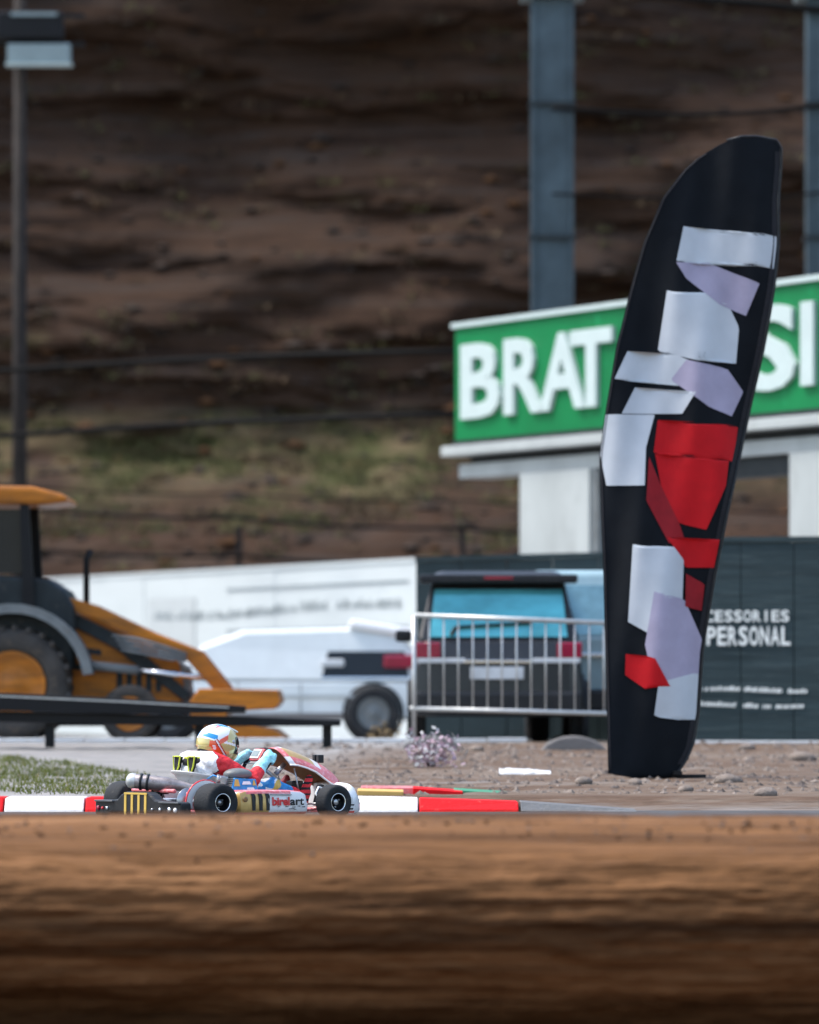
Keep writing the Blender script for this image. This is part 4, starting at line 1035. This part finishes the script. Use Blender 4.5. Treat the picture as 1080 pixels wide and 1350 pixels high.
# engine on the near side
kp('engine_crankcase', 'steel', lambda mb: mb.box((-.20, -.36, .15), (.22, .16, .14)), .02)
def fins(mb):
    for k in range(7): mb.box((-.20, -.35, .225 + k * .013), (.15 - .004 * k, .14, .006))
    mb.tube([(-.2, -.35, .2), (-.2, -.35, .31)], .045, 14)
kp('engine_cylinder', 'steel', fins, 0)
def airbox(mb):
    mb.ball((-.155, -.34, .335), (.115, .085, .045), 20, 10)
kp('airbox', 'machine grey', airbox)
kp('engine_cover', 'blue sticker', lambda mb: mb.prism([(-.27, -.435, .215), (-.04, -.435, .215), (-.05, -.425, .30), (-.24, -.425, .31)], (0, .02, 0)), .006)
for (x0, x1, z0, z1, m) in ((-.25, -.20, .25, .30, 'yellow stripe'), (-.18, -.10, .262, .285, 'white bodywork'), (-.14, -.07, .225, .245, 'white bodywork'), (-.09, -.06, .255, .292, 'yellow stripe')):
    kp('cover_sticker', m, lambda mb: mb.prism([(x0, -.4385, z0), (x1, -.4385, z0), (x1 - .01, -.4305, z1), (x0 + .012, -.4305, z1)], (0, .002, 0)))
kp('carburettor', 'steel', lambda mb: (mb.box((-.29, -.34, .29), (.07, .07, .06)), mb.tube([(-.34, -.34, .3), (-.25, -.34, .3)], .028, 14)), .006)
kp('fuel_hose', 'blue sticker', lambda mb: mb.tube([(-.32, -.36, .31), (-.36, -.33, .33), (-.36, -.25, .3), (-.3, -.2, .25)], .006, 6))
kp('chain_guard', 'white bodywork', lambda mb: mb.prism([(-.52 + .165 * math.cos(R(a)), -.47, .13 + .165 * math.sin(R(a))) for a in range(20, 200, 12)] + [(-.52 + .115 * math.cos(R(a)), -.47, .13 + .115 * math.sin(R(a))) for a in range(200, 20, -12)], (0, .02, 0)), 0)
kp('guard_edge', 'red bodywork', lambda mb: mb.tube([(-.52 + .166 * math.cos(R(a)), -.462, .13 + .166 * math.sin(R(a))) for a in range(20, 200, 12)], .008, 6))
# seat: bucket shell
def seat(mb):
    prof = []
    rows = []
    for k in range(15):
        t = k / 14
        row = []
        for j in range(33):
            a = 2 * math.pi * j / 32
            back = .5 - .5 * math.cos(a)      # 0 at the front, 1 at the back
            zr = .055 + (.17 + .135 * back ** .7) * t ** 1.3
            rx = .20 * (.45 + .55 * t ** .5); ry = .19 * (.5 + .5 * t ** .5)
            cx = -.16 - .10 * back * t
            fl_ = .022 if k == 14 else 0
            row.append((cx + (rx + fl_) * math.cos(a), (ry + fl_) * math.sin(a), zr - (.004 if k == 14 else 0)))
        rows.append(row)
    mb.grid(rows)
st = kp('seat', 'seat shell', seat); so = st.modifiers.new('t', 'SOLIDIFY'); so.thickness = .008
# side pods
def pod(s):
    # cross-sections along x
    rows = []
    for k, (x, hw, zt, yo) in enumerate([(-.355, .03, .14, .60), (-.35, .07, .19, .63), (-.335, .09, .212, .65), (-.29, .095, .225, .66), (-.1, .095, .226, .664), (.1, .092, .222, .662), (.2, .085, .212, .65), (.25, .075, .195, .635), (.275, .05, .165, .61), (.28, .02, .13, .59)]):
        r = .028; yi = yo - 2 * hw; zb = .045
        ring = [(yo - .03, zb), (yo - .006, zb + .02), (yo, zb + .05), (yo - .004, (zb + zt) / 2 + .02), (yo - .012, zt - r), (yo - .02, zt - .008), (yo - .04, zt), (yi + .03, zt), (yi + .005, zt - .02), (yi, zb + .03), (yi + .02, zb)]
        rows.append([(x, s * y, z) for y, z in ring])
    def f(mb):
        mb.grid(rows, close=True); mb.add(rows[0], [tuple(range(11))]); mb.add(rows[-1], [tuple(range(11))[::-1]])
        # colours: top pink-red, outer face white, rear third gold
        for i, fc in enumerate(mb.f):
            cx = sum(mb.v[v][0] for v in fc) / len(fc); cz = sum(mb.v[v][2] for v in fc) / len(fc); cy = abs(sum(mb.v[v][1] for v in fc) / len(fc))
            if cz > .205: mb.m[i] = 1
            elif cx < -.095 and cy > .6: mb.m[i] = 2
            if cz < .075: mb.m[i] = 1
    return f
for s in (-1, 1):
    pd = kp('side_pod', ['white bodywork', 'pink red bodywork', 'gold bodywork'], pod(s), .006)
    for k in range(3):
        x = -.235 + k * .062
        kp('black_bar', 'black plastic', lambda mb: mb.prism([(x + sh, s * yy, z) for sh, yy, z in ((-.012, .6665, .078), (.016, .6665, .078), (.019, .6625, .178), (.012, .6545, .2), (-.020, .6545, .2), (-.014, .6625, .178))], (0, -s * .002, 0)), 0, pd)
    kp('gold_ring', 'brown inner shell', lambda mb: mb.lathe([(.006, .004), (.02, .004), (.02, 0)], (-.305, s * .660, .16), (0, s, 0), 16), 0, pd)
    vs, fs = text_faces('birel', 1, .01, .04); vs2, fs2 = text_faces('art', 1, .01, .02)
    def lay(vs, fs, xa, xb, za, zb):
        mn = min(v.x for v in vs); mxx = max(v.x for v in vs)
        def f(mb):
            L = []
            for v in vs:
                u = (v.x - mn) / (mxx - mn); u = u if s < 0 else 1 - u
                z = za + v.y / .73 * (zb - za); yy = .6675 - max(0, (z - .155)) * .12
                L.append((xa + u * (xb - xa), s * (yy + v.z * .1), z))
            mb.add(L, fs)
        return f
    kp('lettering', 'red bodywork', lay(vs, fs, -.075 if s < 0 else .08, .08 if s < 0 else .235, .115, .175), 0, pd)
    kp('lettering', 'black plastic', lay(vs2, fs2, .083 if s < 0 else -.03, .205 if s < 0 else .077, .115, .175), 0, pd)
    def scuffs(mb):
        for k in range(9):
            x = random.uniform(-.07, .2); z = random.uniform(.08, .105); w_ = random.uniform(.01, .05)
            mb.prism([(x, s * .6665, z), (x + w_, s * .6665, z), (x + w_, s * .6665, z + .004), (x, s * .6665, z + .004)], (0, -s * .002, 0))
        mb.prism([(-.09, s * .6645, .19), (.1, s * .6635, .187), (.1, s * .6635, .1905), (-.09, s * .6645, .1935)], (0, -s * .02, 0))
    kp('sponsor_print', 'black plastic', scuffs, 0, pd)
# nose cone: loft across the width
def nose(mb):
    rows = []
    for k in range(25):
        u = -1 + 2 * k / 24; y = u * .55
        xf = .975 - .19 * abs(u) ** 2.4; zt = .245 + .02 * (1 - abs(u) ** 2) - .03 * abs(u) ** 6; xb = xf - .13 + .02 * abs(u)
        if abs(u) > .9: e = (abs(u) - .9) / .1; zt -= .03 * e; xf -= .05 * e
        ring = [(xb, .05), (xf - .03, .035), (xf - .006, .06), (xf, .10), (xf - .015, .16), (xf - .05, zt - .02), (xf - .085, zt), (xb, zt - .012), (xb + .008, zt - .06), (xb + .0, .1)]
        rows.append([(x, y, z) for x, z in ring])
    mb.grid(rows, close=True); mb.add(rows[0], [tuple(range(10))]); mb.add(rows[-1], [tuple(range(10))[::-1]])
ns = kp('nose_cone', 'white bodywork', nose, .004)
def nosemark(y0, y1, z0, z1, m):
    def X(y): u = y / .55; return .975 - .19 * abs(u) ** 2.4 + .002
    def f(mb):
        rows = [[(X(y0 + (y1 - y0) * i / 6) - max(0, (z - .1)) * .22, y0 + (y1 - y0) * i / 6, z) for i in range(7)] for z in (z0, (z0 + z1) / 2, z1)]
        mb.grid(rows)
    kp('nose_marking', m, f, 0, ns)
nosemark(-.50, -.44, .06, .085, 'red bodywork'); nosemark(-.50, -.40, .11, .118, 'black plastic'); nosemark(-.5, -.42, .135, .142, 'black plastic')
nosemark(-.2, .2, .08, .15, 'red bodywork'); nosemark(-.36, -.26, .07, .16, 'gold bodywork'); nosemark(.26, .36, .07, .16, 'gold bodywork')
# side marks of the nose seen past the front wheel
for (x0, x1, z0, z1, m) in ((.66, .72, .07, .082, 'black plastic'), (.67, .73, .10, .11, 'black plastic'), (.68, .73, .045, .062, 'red bodywork')):
    kp('nose_marking', m, lambda mb: mb.prism([(x0, -.5525, z0), (x1, -.5525, z0), (x1 + .006, -.5525, z1), (x0 + .006, -.5525, z1)], (0, .002, 0)), 0, ns)
# steering fairing
ST = [((.37, .52), (.43, .165, .40)), ((.43, .528), (.50, .17, .395)), ((.52, .505), (.58, .17, .375)), ((.62, .47), (.66, .168, .345)), ((.72, .43), (.72, .16, .31)), ((.82, .385), (.78, .15, .275)), ((.90, .335), (.83, .14, .25)), ((.96, .28), (.87, .13, .23))]
def fair(mb):
    rows = []
    for (c, e) in ST:
        row = []
        for j in range(-8, 9):
            u = j / 8; a = abs(u); k = a ** 2.2
            row.append((c[0] + (e[0] - c[0]) * k, math.copysign(e[1] * (a ** .85), u), c[1] + (e[2] - c[1]) * k))
        rows.append(row)
    rows2 = []
    for i in range(len(rows) - 1):
        for q_ in range(4):
            rows2.append([tuple(Vector(a).lerp(Vector(b), q_ / 4)) for a, b in zip(rows[i], rows[i + 1])])
    rows2.append(rows[-1]); n = len(rows2)
    mi = []
    for i in range(n - 1):
        for j in range(16):
            u = abs(j - 7.5) / 8; t = i / (n - 1)
            if t < .08: k = 1 if u < .7 else 0
            elif .10 < t < .50 and .22 < u < .70: k = 2
            elif u < .80 and t < .60: k = 0
            elif u < .75 and t < .3: k = 0
            else: k = 1
            mi.append(k)
    mb.grid(rows2, mi)
fr = kp('steering_fairing', ['white bodywork', 'pink red bodywork', 'gold bodywork', 'brown inner shell'], fair)
so = fr.modifiers.new('t', 'SOLIDIFY'); so.thickness = .006; so.offset = 1; so.material_offset = 0
def fairin(mb):
    rows = []
    for (c, e) in ST:
        row = []
        for j in range(-8, 9):
            u = j / 8; a = abs(u); k = a ** 2.2
            row.append((c[0] + (e[0] - c[0]) * k + .004, math.copysign((e[1] - .008) * (a ** .85), u), c[1] + (e[2] - c[1]) * k - .010))
        rows.append(row)
    mb.grid(rows)
kp('fairing_lining', 'brown inner shell', fairin, 0, fr)
kp('action_camera', 'black plastic', lambda mb: (mb.box((.80, -.02, .435), (.05, .03, .06)), mb.box((.80, .03, .435), (.05, .03, .06)), mb.tube([(.8, 0, .40), (.8, 0, .37)], .01, 8)), .008)
# steering column, wheel, display
wc0 = Vector((.25, 0, .405)); wu = Vector((.55, 0, .835)); wy = Vector((0, 1, 0)); wn = wy.cross(wu).normalized()   # wheel plane: wy, wu
if wn.x > 0: wn = -wn
kp('steering_column', 'steel', lambda mb: (mb.tube([wc0 - wn * .01, wc0 - wn * .22, (.56, 0, .10)], .014, 10), mb.tube([(.38, -.05, .33), (.46, -.05, .40)], .02, 10)))
def ring(mb):
    pts = [wc0 + wy * (.155 * math.cos(a)) + wu * ((.125 if math.sin(a) > 0 else .11) * math.sin(a)) for a in [2 * math.pi * k / 40 for k in range(41)]]
    mb.tube(pts, .0135, 10, False)
sw = kp('steering_wheel', 'black fabric', ring)
kp('wheel_spoke', 'steel', lambda mb: (mb.bar(wc0, wc0 + wy * .15, .02, .006), mb.bar(wc0, wc0 - wy * .15, .02, .006), mb.bar(wc0, wc0 - wu * .11, .02, .006)), 0, sw)
q3 = Matrix((wy, wu, -wn)).transposed()
kp('lap_display', 'red bodywork', lambda mb: mb.box(wc0 + wn * .03 + wu * .055, (.135, .105, .03), q3), .014, sw)
kp('display_screen', 'white bodywork', lambda mb: mb.box(wc0 + wn * .049 + wu * .055, (.105, .078, .006), q3), .006, sw)
kp('display_glass', 'light panel', lambda mb: mb.box(wc0 + wn * .054 + wu * .055, (.08, .05, .004), q3), .0, sw)
for s in (-1, 1):
    kp('pedal', 'black plastic', lambda mb: (mb.box((.70, s * .14, .17), (.02, .07, .16), Matrix.Rotation(R(15), 3, 'Y')), mb.tube([(.70, s * .14, .07), (.72, s * .1, .06)], .008, 6)), .004)
    kp('tie_rod', 'steel', lambda mb: mb.tube([(.52, s * .05, .1), (.56, s * .48, .12)], .008, 8))
    kp('stub_axle', 'steel', lambda mb: (mb.tube([(.53, s * .44, .05), (.53, s * .44, .2)], .016, 10), mb.tube([(.53, s * .44, .128), (.53, s * .56, .128)], .013, 10)))
    kp('brake_hose', 'white bodywork', lambda mb: mb.tube([(.60, s * .40, .06), (.50, s * .46, .12), (.46, s * .45, .19), (.52, s * .40, .235), (.60, s * .36, .22)], .008, 8))
kp('master_cylinder', 'black plastic', lambda mb: (mb.box((.60, .02, .24), (.10, .09, .07)), mb.box((.62, .0, .14), (.08, .06, .12))), .01)
kp('fuel_tank', 'dark grey plastic', lambda mb: mb.box((.24, 0, .13), (.20, .22, .15)), .03)
kp('gear_lever', 'steel', lambda mb: (mb.tube([(.02, -.30, .08), (.05, -.29, .24)], .008, 8), mb.tube([(.3, -.1, .1), (.24, -.2, .2)], .006, 6)))

# ------------------------------------------------------------------ driver
dr = thing('person', 'seated kart driver in a painted helmet, red and white race suit and pale blue gloves', 'person', KP, KY)
# copy of frame: driver coordinates are the kart's
def capsule(mb, a, b, ra, rb, seg=14):
    a = Vector(a); b = Vector(b); L = (b - a).length; ax_ = (b - a).normalized(); prof = []
    for k in range(5): g = math.pi / 2 * k / 4; prof.append((ra * math.sin(g) + 1e-4, -ra * math.cos(g)))
    for k in range(5): g = math.pi / 2 * k / 4; prof.append((rb * math.cos(g) + 1e-4, L + rb * math.sin(g)))
    mb.lathe(prof, a, ax_, seg)
    n = len(mb.v); mb.f.append(list(range(n - seg, n))[::-1]); mb.m.append(0); mb.sm.append(True)
    n0 = n - seg * 10; mb.f.append(list(range(n0, n0 + seg))); mb.m.append(0); mb.sm.append(True)
mb = MB()
mb.ball((-.20, 0, .14), (.15, .155, .09)); mb.ball((-.26, 0, .26), (.115, .165, .15)); mb.ball((-.27, 0, .36), (.11, .19, .11))
capsule(mb, (-.25, -.16, .425), (-.25, .16, .425), .078, .078); capsule(mb, (-.24, 0, .42), (-.17, 0, .50), .065, .055)
mb.ball((-.125, 0, .555), (.095, .075, .11))
HAND = {}
for s in (-1, 1):
    sh = Vector((-.235, s * .195, .415)); el = Vector((-.015, s * .315, .285)); hd = wc0 + wy * (s * .148) + wu * .045 + wn * .035
    wr_ = el.lerp(hd, .80)
    capsule(mb, sh, el, .074, .058); capsule(mb, el, wr_, .058, .042); capsule(mb, wr_, hd, .034, .036)
    # palm and curled fingers round the rim
    rim = wc0 + wy * (s * .152) + wu * .045
    tang = (wu * .9 + wy * (-s * .3)).normalized()
    capsule(mb, hd + tang * -.025, hd + tang * .03, .026, .026)
    for k, ln in enumerate((.9, 1.0, .95, .8)):
        b0 = hd + tang * (-.034 + .023 * (3 - k)) + wy * (s * .018)
        k1 = rim + tang * (-.034 + .023 * (3 - k)) + wy * (s * .030) - wn * .004 * ln
        k2_ = rim + tang * (-.034 + .023 * (3 - k)) + wy * (s * .006) - wn * .026 * ln
        k3 = rim + tang * (-.034 + .023 * (3 - k)) - wy * (s * .016) - wn * .018 * ln
        capsule(mb, b0, k1, .0105, .010, 8); capsule(mb, k1, k2_, .010, .0095, 8); capsule(mb, k2_, k3, .0095, .008, 8)
    th0 = hd + tang * .02 - wy * (s * .01); capsule(mb, th0, rim - wy * (s * .022) + tang * .05 + wn * .012, .012, .009, 8)
    hip = Vector((-.17, s * .10, .125)); kn = Vector((.27, s * .165, .245)); an = Vector((.56, s * .145, .155))
    capsule(mb, hip, kn, .088, .062); capsule(mb, kn, an, .058, .040)
    capsule(mb, an + Vector((-.01, 0, -.03)), an + Vector((.055, 0, .135)), .038, .030)
    capsule(mb, an + Vector((.0, 0, -.03)), an + Vector((.03, 0, .06)), .042, .036)
body = mb.build('body', 'red suit', dr)
rm = body.modifiers.new('r', 'REMESH'); rm.mode = 'VOXEL'; rm.voxel_size = .0065; rm.use_smooth_shade = True
sm = body.modifiers.new('s', 'SMOOTH'); sm.factor = .5; sm.iterations = 3
dg = bpy.context.evaluated_depsgraph_get(); me = bpy.data.meshes.new_from_object(body.evaluated_get(dg))
body.modifiers.clear(); body.data = me; me.materials.clear()
for m in ('red suit', 'white suit', 'blue suit', 'glove fabric', 'dark red suit', 'black fabric', 'yellow stripe'): me.materials.append(M[m])
co = np.empty(len(me.vertices) * 3); nn_ = np.empty(len(me.vertices) * 3)
me.vertices.foreach_get('co', co); me.vertices.foreach_get('normal', nn_); co = co.reshape(-1, 3); nn_ = nn_.reshape(-1, 3)
for i in range(len(co)):   # cloth creases
    c = co[i]
    if c[2] < .50: co[i] = c + nn_[i] * (.007 * fbm(c[0] * 14, c[1] * 14, c[2] * 22, 3))
me.vertices.foreach_set('co', co.ravel()); me.update()
mis = []
for p in me.polygons:
    c = p.center; k = 0
    if c.x < -.255 and c.z > .30 and c.z < .55 and abs(c.y) < .25: k = 1
    elif c.x < -.10 and c.z < .30 and abs(c.y) < .23: k = 1 if c.z > .22 else 0
    if c.x > -.1 and c.z < .33 and abs(c.y) < .26: k = 2
    if abs(c.y) > .19 and -.1 < c.x < .1 and c.z > .24 and k != 2: k = 0
    for s in (-1, 1):
        el = Vector((-.015, s * .315, .285)); hd = wc0 + wy * (s * .148) + wu * .045 + wn * .035
        d_ = hd - el; t_ = (c - el).dot(d_) / d_.length_squared
        if c.y * s > .05 and t_ > .36 and c.x > .05 and ((c - el) - d_ * t_).length < .09 and c.z > .30: k = 3
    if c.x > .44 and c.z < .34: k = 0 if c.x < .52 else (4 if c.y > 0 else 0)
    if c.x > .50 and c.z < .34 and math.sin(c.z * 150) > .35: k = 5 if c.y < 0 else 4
    if k == 2 and fbm(c.x * 14, c.y * 6, c.z * 14, 2) > .05: k = 6 if fbm(c.x * 9, c.y * 9, c.z * 9 + 4, 1) > .1 else 1
    if k == 1 and -.262 < c.x < -.252 and c.z > .3: k = 5
    mis.append(k)
me.polygons.foreach_set('material_index', mis); me.polygons.foreach_set('use_smooth', [True] * len(me.polygons))
# helmet
HC = Vector((-.105, -.005, .548))
hel_m = ['helmet white', 'helmet gold', 'helmet blue', 'helmet orange', 'helmet red', 'black plastic', 'visor']
rgt = Vector((math.cos(KY), -math.sin(KY), 0))
def hshape(n):   # radius towards direction n
    r = .148
    k = Vector((n.x * .168, n.y * .138, n.z * .150))
    if n.z < -.35: k.z *= 1 + .10 * max(0, n.x)
    if n.x > .5 and n.z < .0: k.x += .022 * (n.x - .5) / .5 * min(1, -n.z * 2)      # chin bar
    if n.x < -.3 and n.z < -.2: k.x *= .94
    return k
def helmet(mb):
    rows = []; NU, NV = 120, 84; tilt = Matrix.Rotation(R(8), 3, 'Y')
    for i in range(NV + 1):
        rows.append([])
        for j in range(NU):
            a = 2 * math.pi * j / NU; p0 = -math.pi * (.30 - .15 * max(0, -math.cos(a - .0) + .25)); ph = p0 + (math.pi * .5 - p0) * i / NV; n = Vector((math.cos(ph) * math.cos(a), math.cos(ph) * math.sin(a), math.sin(ph)))
            rows[-1].append(tuple(tilt @ hshape(n) + HC))
    mi = []
    for i in range(NV):
        for j in range(NU):
            a = 2 * math.pi * (j + .5) / NU; p0 = -math.pi * (.30 - .15 * max(0, -math.cos(a) + .25)); ph = p0 + (math.pi * .5 - p0) * (i + .5) / NV
            n = Vector((math.cos(ph) * math.cos(a), math.cos(ph) * math.sin(a), math.sin(ph)))
            m_ = Vector((n.x, -abs(n.y), n.z)); u = m_.dot(rgt); v = n.z
            k = 0
            if v < .10 - .15 * u: k = 1                                        # gold lower half
            if v > .18 - .1 * u and u > .55: k = 1                            # gold front side
            if -.62 < u < .10 and abs(v - (.34 - .22 * (u + .3))) < .12: k = 2   # blue band
            if .1 < u < .55 and abs((v - .16) - (u - .35) * .9) < .14 and v > -.05: k = 3   # orange flash
            if -.25 < u < .55 and v < .08 and abs((v + .30) + (u - .10) * 1.1) < .26: k = 3
            if -.08 < u < .06 and -.32 < v < -.12: k = 0
            dl = (v - .18) + (u - .02) * 1.5                                  # diagonal stripe
            if .0 < u < .56 and -.75 < v < .2:
                if abs(dl) < .15: k = 4
                if abs(dl) < .055: k = 0
                if .07 < abs(dl) < .10: k = 5
                if v < -.5 and abs(dl) < .15: k = 2
            if v > .86: k = 2 if abs(n.y) > .2 else 0
            if n.x > .52 and -.30 < n.z < .38: k = 6                         # visor
            elif n.x > .44 and -.36 < n.z < .44: k = 5
            if n.z < -.70 or (n.x < .3 and n.z < -.60): k = 5
            mi.append(k)
    mb.grid(rows, mi, True, True)
hm = kp('helmet', hel_m, helmet, 0, dr)
def hrim(mb):
    tl = Matrix.Rotation(R(8), 3, 'Y'); pts = []
    for k in range(41):
        a = 2 * math.pi * k / 40; p0 = -math.pi * (.30 - .15 * max(0, -math.cos(a) + .25)) - .05
        n = Vector((math.cos(p0) * math.cos(a), math.cos(p0) * math.sin(a), math.sin(p0))); pts.append(tl @ (hshape(n) * .955) + HC)
    mb.tube(pts, .013, 8, False)
kp('helmet_rim', 'black fabric', hrim, 0, hm)
kp('helmet_spoiler', 'helmet white', lambda mb: mb.prism([(HC.x + .07, -.05, HC.z + .12), (HC.x + .155, -.05, HC.z + .082), (HC.x + .155, .045, HC.z + .082), (HC.x + .07, .045, HC.z + .12)], (0.0, 0, .014)), .006, hm)
for s in (-1, 1): kp('visor_pivot', 'steel', lambda mb: mb.lathe([(0, .012), (.012, .012), (.016, .004), (.016, -.01)], (HC.x + .055, s * .123 + HC.y, HC.z + .02), (0, s, 0), 14), 0, hm)
kp('helmet_vent', 'pink red bodywork', lambda mb: mb.prism([(HC.x - .06, -.075, HC.z + .112), (HC.x - .02, -.078, HC.z + .122), (HC.x - .03, -.05, HC.z + .132), (HC.x - .07, -.05, HC.z + .12)], (0, 0, .010)), .003, hm)
# neck brace
def brace(mb):
    rows = []
    for k in range(33):
        a = 2 * math.pi * k / 32; b_ = .5 - .5 * math.cos(a)
        c = Vector((-.20 + (.125 + .035 * b_) * math.cos(a), .135 * math.sin(a), .438 - .02 * b_))
        rows.append([tuple(c + Vector((math.cos(a) * .028 * math.cos(g), math.sin(a) * .028 * math.cos(g), .030 * math.sin(g)))) for g in [2 * math.pi * i / 10 for i in range(10)]])
    mb.grid(rows, close=True)
nb_ = kp('neck_brace', 'black fabric', brace, 0, dr)
kp('brace_piping', 'neon yellow', lambda mb: mb.tube([(-.20 + (.128 + .035 * (.5 - .5 * math.cos(a))) * math.cos(a), .138 * math.sin(a), .470 - .02 * (.5 - .5 * math.cos(a))) for a in [2 * math.pi * k / 32 for k in range(33)]], .009, 8, False), 0, nb_)
for y in (-.105, .085):
    def flap(mb, y=y): mb.prism([(-.395, y - .045, .46), (-.395, y + .045, .46), (-.40, y + .03, .39), (-.41, y + .015, .345), (-.41, y - .015, .345), (-.40, y - .03, .39)], (.02, 0, 0))
    kp('brace_flap', 'black fabric', flap, .004, nb_)
    kp('flap_piping', 'neon yellow', lambda mb: mb.tube([(-.403, y - .045, .462), (-.407, y - .032, .39), (-.416, y - .015, .343), (-.416, y + .015, .343), (-.407, y + .032, .39), (-.403, y + .045, .462), (-.403, y - .045, .462)], .0055, 6, False), 0, nb_)
for s in (-1, 1):
    kp('sleeve_patch', 'white suit', lambda mb: mb.prism([(-.13, s * .318, .345), (-.08, s * .338, .315), (-.075, s * .328, .345), (-.12, s * .306, .372)], (0, -s * .02, 0)), .003, dr)

kp('suit_belt', 'black fabric', lambda mb: mb.tube([(-.26 + .128 * math.cos(a), .178 * math.sin(a), .235) for a in [2 * math.pi * k / 30 for k in range(31)]], .012, 6, False), 0, dr)
kp('seat_stay', 'steel', lambda mb: (mb.tube([(-.40, -.13, .26), (-.50, -.30, .16)], .008, 8), mb.tube([(-.40, .13, .26), (-.50, .30, .16)], .008, 8)))
kp('ignition_lead', 'black fabric', lambda mb: mb.tube([(-.2, -.35, .33), (-.12, -.28, .40), (-.02, -.24, .36), (.0, -.26, .26)], .005, 6))
kp('radiator', 'machine grey', lambda mb: (mb.box((-.12, .33, .22), (.05, .24, .28), Matrix.Rotation(R(-12), 3, 'Y')),), .008)
for s_ in (-1, 1):
    kp('fairing_strut', 'steel', lambda mb: mb.tube([(.50, s_ * .12, .37), (.58, s_ * .10, .08)], .006, 8))

for s_ in (-1, 1):
    kp('fairing_glint', 'white bodywork', lambda mb: mb.tube([(e[0], s_ * (e[1] + .001), e[2] - .004) for c, e in ST], .0075, 6), 0, fr)  # pale tube standing in for the highlight along the fairing edge
